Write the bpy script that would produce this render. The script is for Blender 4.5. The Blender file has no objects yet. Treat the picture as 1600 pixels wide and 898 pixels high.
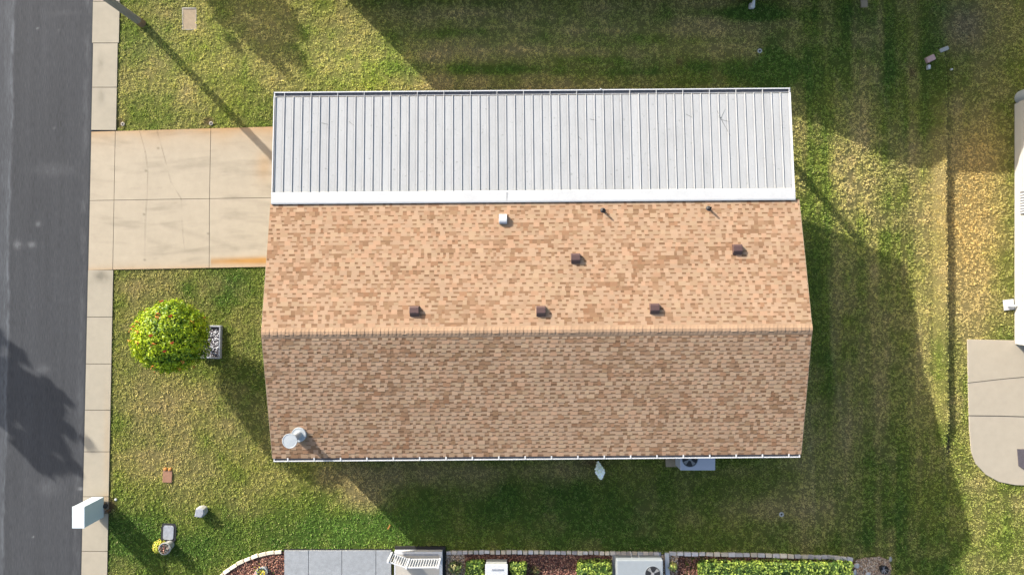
import bpy, math, random
import numpy as np
from mathutils import Vector, Matrix
random.seed(7)
RNG = np.random.default_rng(7)
sc = bpy.context.scene
COL = sc.collection
R = math.radians

# ------------------------------------------------------------------ camera, sky, sun
CAM_H = 25.0
F = 24.0 / 36.0 * 1600.0
cam = bpy.data.cameras.new('camera'); cam.lens = 24; cam.sensor_width = 36; cam.clip_end = 2000
co = bpy.data.objects.new('camera', cam); COL.objects.link(co)
co.location = (0, 0, CAM_H); co.rotation_euler = (0, 0, 0); sc.camera = co
sc.render.resolution_x = 1024; sc.render.resolution_y = 574

SUN_EL = 21.5
DIR = Vector((0.651, -0.665, -0.3665)).normalized()       # the way the light travels
w = bpy.data.worlds.new('World'); sc.world = w; w.use_nodes = True
nt = w.node_tree; nt.nodes.clear()
sky = nt.nodes.new('ShaderNodeTexSky'); sky.sky_type = 'NISHITA'; sky.sun_disc = False
sky.sun_elevation = R(SUN_EL); sky.sun_rotation = math.atan2(-DIR.x, -DIR.y)
sky.altitude = 0; sky.air_density = 1.0; sky.dust_density = 3.2; sky.ozone_density = 0.6
bg = nt.nodes.new('ShaderNodeBackground'); bg.inputs['Strength'].default_value = 0.15
wo = nt.nodes.new('ShaderNodeOutputWorld')
nt.links.new(sky.outputs[0], bg.inputs[0]); nt.links.new(bg.outputs[0], wo.inputs[0])
sl = bpy.data.lights.new('sun', 'SUN'); sl.energy = 4.8; sl.angle = R(0.5); sl.color = (1.0, 0.955, 0.895)
so = bpy.data.objects.new('sun', sl); COL.objects.link(so)
so.rotation_euler = DIR.to_track_quat('-Z', 'Y').to_euler(); so.location = (-30, 30, 30)
vs = sc.view_settings
vs.view_transform = 'Standard'; vs.look = 'None'; vs.gamma = 1; vs.use_curve_mapping = False
vs.exposure = 1.42

# ------------------------------------------------------------------ helpers
def hgt(x, y):
    """height of the ground: level round the house, falling away behind it to a low turf ledge"""
    x = np.asarray(x, float); y = np.asarray(y, float)
    t = np.clip((x - 10.2) / 5.2, 0, 1); t = t * 0.75 + 0.25 * t * t * (3 - 2 * t)
    z = -1.0 * t
    xl = 16.52 - 0.012 * (y - 0)
    along = np.clip((y + 6.6) / 1.5, 0, 1) * np.clip((9.0 - y) / 0.5, 0, 1)
    hump = np.clip((x - (xl - 0.5)) / 0.42, 0, 1) * np.where(x < xl, 1.0, np.clip(1 - (x - xl) / 0.03, 0, 1))
    z = z + 0.20 * hump * along
    z = z - 0.08 * np.clip((x - 16.4) / 0.2, 0, 1)
    return z
def P(px, py, z=0.0):
    s = (CAM_H - z) / F
    return Vector(((px - 800) * s, -(py - 449) * s, z))
def G(px, py):
    z = 0.0
    for _ in range(8):
        p = P(px, py, z); z = float(hgt(p.x, p.y))
    return P(px, py, z)

class MB:
    def __init__(s): s.v = []; s.f = []; s.c = []; s.col = None
    def add(s, vs_, fs, col=None):
        b = len(s.v); s.v += [tuple(p) for p in vs_]
        s.f += [tuple(i + b for i in f) for f in fs]
        s.c += [col] * len(fs)
        return s
    def box(s, x0, x1, y0, y1, z0, z1, col=None, rz=0, piv=None):
        v = [(x0,y0,z0),(x1,y0,z0),(x1,y1,z0),(x0,y1,z0),(x0,y0,z1),(x1,y0,z1),(x1,y1,z1),(x0,y1,z1)]
        if rz:
            px, py = piv or ((x0+x1)/2, (y0+y1)/2); c, n = math.cos(rz), math.sin(rz)
            v = [(px+(a-px)*c-(b-py)*n, py+(a-px)*n+(b-py)*c, z) for a, b, z in v]
        return s.add(v, [(0,3,2,1),(4,5,6,7),(0,1,5,4),(1,2,6,5),(2,3,7,6),(3,0,4,7)], col)
    def prism(s, poly, z0, z1, col=None):
        n = len(poly)
        a = sum(poly[i][0]*poly[(i+1)%n][1]-poly[(i+1)%n][0]*poly[i][1] for i in range(n))
        if a < 0: poly = poly[::-1]
        v = [(p[0], p[1], z0 + (p[2] if len(p) > 2 else 0)) for p in poly] + [(p[0], p[1], z1 + (p[2] if len(p) > 2 else 0)) for p in poly]
        return s.add(v, [tuple(range(n))[::-1], tuple(range(n, 2*n))] + [(i, (i+1)%n, n+(i+1)%n, n+i) for i in range(n)], col)
    def xprism(s, prof, x0, x1, col=None):
        """profile in (y,z) extruded along x"""
        n = len(prof)
        v = [(x0, a, b) for a, b in prof] + [(x1, a, b) for a, b in prof]
        return s.add(v, [tuple(range(n)), tuple(range(n, 2*n))[::-1]] + [(i, n+i, n+(i+1)%n, (i+1)%n) for i in range(n)], col)
    def lathe(s, prof, cx=0, cy=0, n=20, col=None):
        v = []; f = []
        for r, z in prof:
            for k in range(n):
                a = 2*math.pi*k/n; v.append((cx+r*math.cos(a), cy+r*math.sin(a), z))
        for i in range(len(prof)-1):
            for k in range(n):
                f.append((i*n+k, i*n+(k+1)%n, (i+1)*n+(k+1)%n, (i+1)*n+k))
        f.append(tuple(range(n))[::-1]); f.append(tuple(range((len(prof)-1)*n, len(prof)*n)))
        return s.add(v, f, col)
    def tube(s, a, b, r0, r1=None, n=8, col=None):
        a = Vector(a); b = Vector(b); r1 = r0 if r1 is None else r1
        d = (b-a).normalized(); u = d.orthogonal().normalized(); q = d.cross(u)
        v = [tuple(a + (u*math.cos(t)+q*math.sin(t))*r0) for t in [2*math.pi*k/n for k in range(n)]] + \
            [tuple(b + (u*math.cos(t)+q*math.sin(t))*r1) for t in [2*math.pi*k/n for k in range(n)]]
        return s.add(v, [tuple(range(n))[::-1], tuple(range(n, 2*n))] + [(k, (k+1)%n, n+(k+1)%n, n+k) for k in range(n)], col)
    def build(s, name, m, parent=None, loc=None, smooth=False, bevel=0):
        me = bpy.data.meshes.new(name); me.from_pydata(s.v, [], s.f); me.update()
        if any(c is not None for c in s.c):
            at = me.color_attributes.new('Col', 'FLOAT_COLOR', 'CORNER')
            tot = np.array([len(f) for f in s.f])
            cc = np.array([(c if c is not None else (1,1,1)) + (1,) for c in s.c], dtype=np.float32)
            at.data.foreach_set('color', np.repeat(cc, tot, axis=0).ravel())
        if smooth: me.polygons.foreach_set('use_smooth', [True]*len(me.polygons))
        me.materials.append(m)
        o = bpy.data.objects.new(name, me); COL.objects.link(o)
        if loc is not None: o.location = loc
        if parent is not None: o.parent = parent
        if bevel:
            bv = o.modifiers.new('bevel', 'BEVEL'); bv.width = bevel; bv.segments = 2; bv.limit_method = 'ANGLE'
        return o
def np_mesh(name, verts, quads, cols, m, parent=None, loc=None, smooth=False):
    """fast mesh of quads/tris with one colour per face"""
    me = bpy.data.meshes.new(name); k = quads.shape[1]
    me.vertices.add(len(verts)); me.vertices.foreach_set('co', verts.astype(np.float32).ravel())
    me.loops.add(quads.size); me.loops.foreach_set('vertex_index', quads.astype(np.int32).ravel())
    me.polygons.add(len(quads)); me.polygons.foreach_set('loop_start', np.arange(0, quads.size, k, dtype=np.int32))
    me.update(calc_edges=True)
    if cols is not None:
        at = me.color_attributes.new('Col', 'FLOAT_COLOR', 'CORNER')
        c4 = np.concatenate([cols, np.ones((len(cols), 1))], 1).astype(np.float32)
        at.data.foreach_set('color', (np.repeat(c4, k, axis=0) if len(cols) == len(quads) else c4[quads.ravel()]).ravel())
    if smooth: me.polygons.foreach_set('use_smooth', [True]*len(me.polygons))
    me.materials.append(m)
    o = bpy.data.objects.new(name, me); COL.objects.link(o)
    if loc is not None: o.location = loc
    if parent is not None: o.parent = parent
    return o
def tag(o, label=None, cat=None, group=None, kind=None):
    if label: o['label'] = label
    if cat: o['category'] = cat
    if group: o['group'] = group
    if kind: o['kind'] = kind
    return o
def thing(name, label, cat, loc=(0,0,0), rz=0, group=None):
    o = bpy.data.objects.new(name, None); COL.objects.link(o); o.location = loc; o.rotation_euler.z = rz
    o.empty_display_size = 0.3
    return tag(o, label, cat, group)
def copy_tree(o, parent=None):
    c = o.copy(); COL.objects.link(c)
    if parent is not None: c.parent = parent
    for ch in list(o.children): copy_tree(ch, c)
    return c

# value noise in numpy
def _h(ix, iy, s):
    n = (ix.astype(np.int64)*374761393 + iy.astype(np.int64)*668265263 + s*1442695041) & 0x7fffffff
    n = ((n ^ (n >> 13))*1274126177) & 0x7fffffff
    return ((n ^ (n >> 16)) & 0xffff) / 65535.0
def vn(x, y, s=0):
    x = np.asarray(x, float); y = np.asarray(y, float)
    ix = np.floor(x); iy = np.floor(y); fx = x-ix; fy = y-iy
    fx = fx*fx*(3-2*fx); fy = fy*fy*(3-2*fy); ix = ix.astype(np.int64); iy = iy.astype(np.int64)
    a = _h(ix,iy,s); b = _h(ix+1,iy,s); c = _h(ix,iy+1,s); d = _h(ix+1,iy+1,s)
    return a*(1-fx)*(1-fy)+b*fx*(1-fy)+c*(1-fx)*fy+d*fx*fy
def fbm(x, y, s=0, o=4):
    r = 0; a = 0.5; t = 0
    for k in range(o): r = r + a*vn(x*2**k+17.3*k, y*2**k-9.1*k, s+k); t += a; a *= 0.55
    return r/t
def in_poly(x, y, poly):
    ins = np.zeros(x.shape, bool); n = len(poly); j = n-1
    for i in range(n):
        xi, yi = poly[i][0], poly[i][1]; xj, yj = poly[j][0], poly[j][1]
        if yi != yj:
            c = ((yi > y) != (yj > y)) & (x < (xj-xi)*(y-yi)/(yj-yi)+xi); ins ^= c
        j = i
    return ins

# ------------------------------------------------------------------ materials
GAIN = 0.55
def mat(name, base, rough=0.6, spec=0.3, var=0.0, scale=8.0, stretch=(1,1,1), bump=0.0, bscale=40.0, metal=0.0, attr=False, dark=None, trans=0.0, var2=0.0, scale2=1.0, gain=None, spots=0.0):
    gain = GAIN if gain is None else gain
    base = tuple(c*gain for c in base)
    m = bpy.data.materials.new(name); m.use_nodes = True; t = m.node_tree; N = t.nodes; Lk = t.links
    b = N['Principled BSDF']; b.inputs['Roughness'].default_value = rough; b.inputs['Metallic'].default_value = metal
    b.inputs['Specular IOR Level'].default_value = spec
    tc = N.new('ShaderNodeTexCoord'); mp = N.new('ShaderNodeMapping'); mp.inputs['Scale'].default_value = stretch
    Lk.new(tc.outputs['Object'], mp.inputs['Vector'])
    if attr:
        a = N.new('ShaderNodeVertexColor'); a.layer_name = 'Col'; src = a.outputs['Color']
        gn = N.new('ShaderNodeVectorMath'); gn.operation = 'SCALE'; gn.inputs['Scale'].default_value = gain
        Lk.new(src, gn.inputs[0]); src = gn.outputs[0]
    else:
        rgb = N.new('ShaderNodeRGB'); rgb.outputs[0].default_value = tuple(base)+(1,); src = rgb.outputs[0]
    for vv, sca in ((var, scale), (var2, scale2)):
        if vv > 0:
            no = N.new('ShaderNodeTexNoise'); no.inputs['Scale'].default_value = sca; no.inputs['Detail'].default_value = 6
            no.inputs['Roughness'].default_value = 0.65
            Lk.new(mp.outputs[0], no.inputs['Vector'])
            mr = N.new('ShaderNodeMapRange'); mr.inputs['From Min'].default_value = 0.3; mr.inputs['From Max'].default_value = 0.7
            mr.inputs['To Min'].default_value = 1-vv; mr.inputs['To Max'].default_value = 1+vv
            Lk.new(no.outputs['Fac'], mr.inputs['Value'])
            mx = N.new('ShaderNodeVectorMath'); mx.operation = 'SCALE'
            Lk.new(src, mx.inputs[0]); Lk.new(mr.outputs[0], mx.inputs['Scale']); src = mx.outputs[0]
    if spots > 0:
        no = N.new('ShaderNodeTexNoise'); no.inputs['Scale'].default_value = spots; no.inputs['Detail'].default_value = 3
        Lk.new(tc.outputs['Object'], no.inputs['Vector'])
        mr = N.new('ShaderNodeMapRange'); mr.inputs['From Min'].default_value = 0.66; mr.inputs['From Max'].default_value = 0.74
        mr.inputs['To Min'].default_value = 1.0; mr.inputs['To Max'].default_value = 0.72
        Lk.new(no.outputs['Fac'], mr.inputs['Value'])
        mx = N.new('ShaderNodeVectorMath'); mx.operation = 'SCALE'
        Lk.new(src, mx.inputs[0]); Lk.new(mr.outputs[0], mx.inputs['Scale']); src = mx.outputs[0]
    Lk.new(src, b.inputs['Base Color'])
    if bump > 0:
        n2 = N.new('ShaderNodeTexNoise'); n2.inputs['Scale'].default_value = bscale; n2.inputs['Detail'].default_value = 4
        Lk.new(mp.outputs[0], n2.inputs['Vector'])
        bp = N.new('ShaderNodeBump'); bp.inputs['Strength'].default_value = 1.0; bp.inputs['Distance'].default_value = bump
        Lk.new(n2.outputs['Fac'], bp.inputs['Height']); Lk.new(bp.outputs[0], b.inputs['Normal'])
    if trans > 0:
        tr = N.new('ShaderNodeBsdfTranslucent'); Lk.new(src, tr.inputs['Color'])
        ms = N.new('ShaderNodeMixShader'); ms.inputs[0].default_value = trans
        Lk.new(b.outputs[0], ms.inputs[1]); Lk.new(tr.outputs[0], ms.inputs[2])
        Lk.new(ms.outputs[0], N['Material Output'].inputs['Surface'])
    return m
M = {}
M['soil'] = mat('lawn_soil', (1,1,1), 0.95, 0.05, var=0.25, scale=14, bump=0.03, bscale=22, attr=True, gain=0.9)
M['blade'] = mat('grass_blades', (1,1,1), 0.7, 0.15, attr=True, trans=0.35, gain=1.88)
M['leaf'] = mat('leaves', (1,1,1), 0.5, 0.3, attr=True, trans=0.3, gain=1.25)
M['conc'] = mat('concrete', (0.47,0.42,0.355), 0.9, 0.1, attr=True, var=0.05, scale=3, var2=0.05, scale2=60, bump=0.002, bscale=80, gain=0.535)
M['asph'] = mat('asphalt', (0.1,0.1,0.1), 0.9, 0.15, attr=True, var=0.10, scale=1.0, stretch=(2.5,0.12,1), var2=0.34, scale2=30, bump=0.003, bscale=60, gain=0.46)
M['shingle'] = mat('asphalt_shingle', (1,1,1), 0.95, 0.08, attr=True, var=0.10, scale=70, var2=0.05, scale2=1.2, gain=0.505)
M['pan'] = mat('painted_metal_pan', (0.58,0.615,0.65), 0.75, 0.2, attr=True, var=0.07, scale=2.5, stretch=(1,0.35,1), var2=0.05, scale2=25, bump=0.003, bscale=5, spots=9, gain=0.52)
M['white'] = mat('white_paint', (0.70,0.71,0.71), 0.5, 0.3, var=0.04, scale=6)
M['gutter'] = mat('gutter_paint', (0.70,0.71,0.72), 0.55, 0.3, var=0.08, scale=9)
M['flash'] = mat('flashing_paint', (0.60,0.61,0.61), 0.6, 0.2, var=0.06, scale=1.5, var2=0.04, scale2=14)
M['trough'] = mat('gutter_inside', (0.16,0.16,0.17), 0.8, 0.1, var=0.3, scale=12, gain=0.7)
M['siding'] = mat('vinyl_siding', (0.66,0.63,0.56), 0.6, 0.2, var=0.04, scale=3)
M['skirt'] = mat('skirting', (0.5,0.46,0.38), 0.85, 0.1, var=0.2, scale=20, bump=0.01, bscale=18)
M['glass'] = mat('window_glass', (0.05,0.06,0.07), 0.08, 0.5, gain=0.8)
M['brown'] = mat('brown_vent_metal', (0.15,0.085,0.075), 0.45, 0.4, var=0.08, scale=12, gain=0.42)
M['black'] = mat('black_metal', (0.02,0.02,0.022), 0.6, 0.3, gain=0.8)
M['fan'] = mat('fan_blade_metal', (0.35,0.35,0.34), 0.5, 0.4)
M['galv'] = mat('galvanised_pipe', (0.46,0.50,0.52), 0.45, 0.4, var=0.06, scale=14)
M['unit'] = mat('unit_paint', (0.37,0.405,0.42), 0.5, 0.3, var=0.04, scale=8)
M['unitw'] = mat('unit_paint_pale', (0.62,0.64,0.72), 0.5, 0.3, var=0.03, scale=8)
M['pole'] = mat('pole_metal', (0.30,0.28,0.25), 0.6, 0.3, var=0.2, scale=8, stretch=(1,1,0.2))
M['poleb'] = mat('pole_foot_rust', (0.28,0.19,0.12), 0.8, 0.2, var=0.2, scale=10)
M['bark'] = mat('bark', (0.12,0.08,0.05), 0.95, 0.05, var=0.3, scale=20, gain=0.8)
M['mailb'] = mat('mailbox_plastic', (0.62,0.72,0.76), 0.5, 0.3, var=0.03, scale=7)
M['mailt'] = mat('mailbox_lid', (0.7,0.78,0.81), 0.5, 0.3, var=0.03, scale=7)
M['stone'] = mat('edging_stone', (0.5,0.45,0.37), 0.9, 0.1, var=0.2, scale=16, bump=0.01, bscale=30)
M['stonec'] = mat('edging_stone_mixed', (1,1,1), 0.9, 0.1, attr=True, var=0.12, scale=16, bump=0.008, bscale=30, gain=1.0)
M['chips'] = mat('chips', (1,1,1), 0.9, 0.1, attr=True, gain=0.75)
M['patio'] = mat('speckled_patio', (0.50,0.53,0.555), 0.8, 0.15, var=0.16, scale=7, var2=0.22, scale2=40, gain=0.38)
M['deck'] = mat('landing_concrete', (0.55,0.51,0.44), 0.85, 0.15, var=0.06, scale=8)
M['rubber'] = mat('dark_joint', (0.03,0.03,0.03), 0.9, 0.1, gain=0.7)
M['terra'] = mat('terracotta', (0.36,0.20,0.13), 0.9, 0.1, var=0.12, scale=14)
M['orange'] = mat('orange_clay', (0.6,0.27,0.08), 0.8, 0.1)
M['greyst'] = mat('grey_stone', (0.36,0.38,0.42), 0.85, 0.15, var=0.22, scale=12)
M['cover'] = mat('cover_concrete', (0.42,0.33,0.22), 0.9, 0.1, var=0.16, scale=7)
M['pedestal'] = mat('pedestal_plastic', (0.44,0.45,0.42), 0.7, 0.2, var=0.12, scale=9)
M['matting'] = mat('grey_mat', (0.13,0.115,0.125), 0.9, 0.1, var=0.25, scale=20)
M['pink'] = mat('pinkish_stone', (0.62,0.42,0.38), 0.9, 0.1, var=0.15, scale=9)
M['roofN'] = mat('pale_shingle', (0.45,0.44,0.42), 0.95, 0.08, var=0.15, scale=30)

# ------------------------------------------------------------------ outlines on the ground
RA, RB = P(148,0), P(128,898)                       # road edge
def road_x(y, off=0): t = (RA.y - y)/(RA.y-RB.y); return RA.x + (RB.x-RA.x)*t + off
CA, CB = P(186,0), P(168,898)
def curb_x(y): t = (CA.y - y)/(CA.y-CB.y); return CA.x + (CB.x-CA.x)*t
drive = [G(181,205), G(430,198), P(430,199), G(418,417), G(177,421.5)]
drive = [drive[0], drive[1], drive[3], drive[4]]
pad_px = [(1511,530),(1611,532),(1760,535),(1760,760),(1611,758),(1585,757),(1560,752),(1540,741),(1524,724),(1517,706),(1514,670),(1512,600)]
PADZ = -1.08
pad = [P(a,b,PADZ) for a,b in pad_px]
patio = [G(445,858), G(612,858.5), G(612,930), G(445,930)]
landing = [G(606,860), G(693,860), G(693,940), G(606,940)]
bedL_px = [(345,900),(365,884),(385,874),(405,867),(425,863),(446,861),(446,940),(330,940)]
bedM_px = [(696,862),(760,862.5),(840,863),(940,864),(1039,864),(1130,865),(1230,867),(1290,869),(1335,873),(1350,870),(1375,868),(1389,873),(1393,885),(1388,905),(1380,940),(696,940)]
bedL = [G(*p) for p in bedL_px]; bedM = [G(*p) for p in bedM_px]
cover_poly = [G(285,12), G(306,12), G(306,46), G(285,46)]
planter_poly = [G(316,506), G(348,508), G(347,560), G(316,560)]

# ------------------------------------------------------------------ lawn colour: dry, yellow-green and lush patches, some brightened against shade
def blob(x, y, px, py, rx, ry, w_=1.0):
    c = P(px, py); k = 25.0/F
    return w_*np.exp(-(((x-c.x)/(rx*k))**2 + ((y-c.y)/(ry*k))**2))
def seg(x, y, p, q_):
    p = P(*p); q_ = P(*q_); dx, dy = q_.x-p.x, q_.y-p.y
    t = np.clip(((x-p.x)*dx+(y-p.y)*dy)/(dx*dx+dy*dy), 0, 1)
    return np.hypot(x-(p.x+dx*t), y-(p.y+dy*t))
def lawn_col(x, y):
    n1 = fbm(x*0.45, y*0.45, 3); n2 = fbm(x*1.6, y*1.6, 11, 4); n3 = fbm(x*5, y*5, 23, 3)
    st = fbm(x*0.12, y*1.5, 31, 3)              # streaks across (north side)
    sv = fbm(x*1.9, y*0.10, 41, 3)              # mower lanes up and down (east side)
    north = np.clip((y-6.2)/1.0, 0, 1)*np.clip((x+5)/2, 0, 1)*np.clip((13-x)/4, 0, 1)
    east = np.clip((x-9.6)/1.0, 0, 1)*(1-0.65*np.clip((x-15.5)/1.0, 0, 1))
    green = 0.45 + 0.9*(n1-0.5) + 0.5*(n2-0.5)
    tan = 0.22 + 0.8*(fbm(x*0.6+40, y*0.6, 57)-0.5) + 0.9*(n2-0.5)*-1 + 0.25*(n3-0.5)
    tan = tan + north*(0.22+2.0*(st-0.5)); green = green - north*1.3*(st-0.5)
    tan = tan + east*1.7*(sv-0.5) ; green = green - east*1.2*(sv-0.5)
    for a in [(330,850,160,52,.55),(560,830,110,40,.35),(500,800,90,40,.2),(215,835,50,60,.5),(760,800,200,70,.45),(1010,790,130,80,.3),(1400,800,90,100,.35),(370,450,50,40,.4),
              (1225,120,50,60,.5),(1180,20,45,30,.8),(1420,150,70,80,.25),(1085,95,40,18,.4),(1480,60,25,90,.4),(230,110,40,60,.15),(1560,170,30,40,.35),(1190,850,200,20,.3),(870,115,260,18,.25),(1270,420,40,120,.25),(1350,15,30,30,.5)]:
        b = blob(x, y, *a); green = green + b; tan = tan - b*0.7
    for a in [(1530,330,60,130,1.0),(1545,470,60,60,.6),(1500,300,30,60,.3),(270,620,60,30,.45),(240,700,60,50,.35),(205,470,35,50,.3),(215,120,80,50,.35),(420,120,60,40,.3),(1330,250,60,60,.35),(1400,330,40,60,.25),(560,745,60,20,.5),
              (700,738,150,18,.75),(880,735,80,14,.45),(900,30,330,22,.5),(720,22,100,20,.3),(1130,45,80,25,.3),(1310,500,14,80,.4),(1330,720,22,70,.45),(1285,380,30,60,.2),(1220,795,60,20,.4),
              (1560,860,60,60,.05),(430,730,70,40,.2),(300,120,30,30,.2),(260,20,30,30,.25),(525,60,70,50,.15),(1080,810,20,14,.3),(1140,735,30,8,.3),(1560,30,60,40,.35),(560,775,45,28,.8),(530,745,40,20,.5),(1540,150,70,60,.3),(300,680,80,60,.2),(260,440,60,20,.1),(1400,560,14,120,.3)]:
        b = blob(x, y, *a); tan = tan + b; green = green - b*0.5
    green = np.clip(green, 0, 1)[:, None]; tan = np.clip(tan, 0, 1)[:, None]
    G_ = np.array([0.072, 0.125, 0.022]); Y_ = np.array([0.225, 0.232, 0.044]); T_ = np.array([0.315, 0.25, 0.115])
    c = Y_*(1-green) + G_*green
    c = c*(1-tan*0.85) + T_*tan*0.85
    up = blob(x, y, 300, 100, 150, 110, .30) + blob(x, y, 560, 110, 90, 50, .45) + blob(x, y, 850, 70, 350, 80, .55) + blob(x, y, 1330, 290, 110, 120, .38) + blob(x, y, 1530, 400, 50, 200, .22) + blob(x, y, 560, 830, 90, 40, .35) + blob(x, y, 1570, 840, 60, 70, .1) + blob(x, y, 1465, 450, 12, 190, .22)  # painted lift: shaded north, sunlit patches, and the east slope against its shading
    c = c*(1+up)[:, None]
    # orange-dry turf behind, next to the far home
    o = blob(x, y, 1540, 350, 55, 120, .75)[:, None] + blob(x, y, 1565, 225, 40, 55, .55)[:, None]
    c = c*(1-np.clip(o,0,1)) + np.array([0.43,0.31,0.115])*np.clip(o,0,1)
    o = blob(x, y, 1540, 20, 40, 40, .6)[:, None] + 0
    c = c*(1-o) + np.array([0.17,0.14,0.11])*o
    for pts in ([(1312,118),(1330,150),(1342,200)], [(1384,112),(1402,150),(1412,200),(1412,250)], [(1430,150),(1432,250)], [(1265,560),(1268,700),(1280,850)], [(1300,420),(1308,560),(1330,700)]):
        for p, q_ in zip(pts[:-1], pts[1:]):
            d = seg(x, y, p, q_); k = (np.clip(1-d/0.14, 0, 1)*0.30*(0.4+fbm(x*2, y*2, 97, 2)))[:, None]; c = c*(1-k)+np.array([0.30,0.27,0.13])*k
    # bare brown earth
    for a in [(188,193,6,7,.9),(326,190,8,7,.9),(173,790,7,12,.9),(925,722,22,6,.8),(1450,100,7,9,.7),(1062,97,6,6,.7)]:
        b = np.clip(blob(x, y, *a), 0, 1)[:, None]; c = c*(1-b) + np.array([0.16,0.095,0.055])*b
    return c

# ------------------------------------------------------------------ ground sheet
def axis(lo, hi, step, far):
    a = np.arange(lo, hi+1e-6, step); e = []; d = step
    v = hi
    while v < far: d *= 1.5; v += d; e.append(v)
    e2 = []; d = step; v = lo
    while v > -far: d *= 1.5; v -= d; e2.append(v)
    return np.concatenate([np.array(e2[::-1]), a, np.array(e)])
gx = axis(-22, 24, 0.12, 600); gx = np.sort(np.concatenate([gx, np.arange(15.9, 16.9, 0.03)])); gy = axis(-14, 14, 0.12, 600)
X, Y = np.meshgrid(gx, gy); xf = X.ravel(); yf = Y.ravel()
Z = hgt(xf, yf) + 0.012*(fbm(xf*1.2, yf*1.2, 77)-0.5)*np.where((np.abs(xf) < 30) & (np.abs(yf) < 30), 1, 0)
Z = np.where(xf < -7.5, np.minimum(Z, 0.0), Z) - 0.01
nx_, ny_ = len(gx), len(gy)
i0 = (np.arange(ny_-1)[:, None]*nx_ + np.arange(nx_-1)[None, :]).ravel()
q = np.stack([i0, i0+1, i0+1+nx_, i0+nx_], 1)
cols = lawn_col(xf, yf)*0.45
xl_ = 16.52-0.012*yf; k_ = (xf > xl_-0.01) & (xf < xl_+0.12) & (yf > -6.4) & (yf < 8.9); cols[k_] = np.array([0.06,0.05,0.03])  # ledge's shadow painted into the ground colour as a dark strip
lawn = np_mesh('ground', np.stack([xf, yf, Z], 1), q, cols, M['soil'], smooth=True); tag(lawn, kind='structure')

# grass blades
def no_grass(x, y):
    m = x < np.interp(y, [CB.y, CA.y], [CB.x, CA.x])+0.02
    m |= x < curb_x(y)+0.0
    for poly in (drive, pad, patio, landing, bedL, bedM, cover_poly, planter_poly): m |= in_poly(x, y, poly)
    m |= (x > -7.6) & (x < 9.2) & (y > -5.3) & (y < 5.75)
    m |= (x > 19.15) & (y > -2.2) & (y < 7.1)
    m |= (y > 11.2) & (x > -7)
    bare = np.zeros(x.shape)
    for a in [(188,193,6,7,1),(326,190,8,7,1),(173,790,6,10,1),(1187,78,4,4,1),(1221,803,4,4,1),(264,831,13,14,1.2),(266,850,10,9,1),(317,797,8,8,1),(262,743,8,9,1),(1074+0,724,34,12,0)]:
        bare = bare + blob(x, y, *a)
    m |= bare > 0.5
    xl = 16.52-0.012*y; m |= (x > xl-0.02) & (x < xl+0.07) & (y > -6.2) & (y < 8.8)
    return m
def make_grass():
    NB = 900000
    NC = 95000
    ccx = RNG.uniform(-16.5, 20.2, NC); ccy = RNG.uniform(-11.6, 11.6, NC); ctone = RNG.random(NC); cs_r = RNG.uniform(0.02, 0.05, NC)
    ci = RNG.integers(0, NC, NB)
    x = ccx[ci] + RNG.normal(0, 1, NB)*cs_r[ci]; y = ccy[ci] + RNG.normal(0, 1, NB)*cs_r[ci]; clump = ctone[ci]
    k = ~no_grass(x, y); x, y, clump = x[k], y[k], clump[k]; n = len(x)
    z = hgt(x, y) - 0.012
    L = (0.027 + 0.022*clump + RNG.uniform(0, 0.018, n)); Wd = RNG.uniform(0.006, 0.014, n)
    a = RNG.uniform(0, 2*np.pi, n); lean = RNG.uniform(0.25, 1.25, n)
    dx, dy = np.cos(a), np.sin(a); px, py = -dy, dx
    base = np.stack([x, y, z], 1)
    tip = base + np.stack([dx*np.sin(lean)*L, dy*np.sin(lean)*L, np.cos(lean)*L], 1)
    mid = base*0.45 + tip*0.55; mid[:, 2] += L*0.12
    side = np.stack([px*Wd, py*Wd, RNG.uniform(-0.3, 0.3, n)*Wd], 1)
    V = np.stack([base, mid+side, tip, mid-side], 1).reshape(-1, 3)
    Q = np.arange(n*4).reshape(-1, 4)
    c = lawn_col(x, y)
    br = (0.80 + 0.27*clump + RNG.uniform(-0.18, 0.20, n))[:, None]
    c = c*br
    dry = RNG.random(n) < 0.07
    c[dry] = c[dry]*0.5 + np.array([0.34, 0.28, 0.15])*0.5
    o = np_mesh('grass', V, Q, c, M['blade'])
    tag(o, 'short coarse lawn grass in green, yellow and dry patches', 'grass', kind='stuff')
make_grass()

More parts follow.
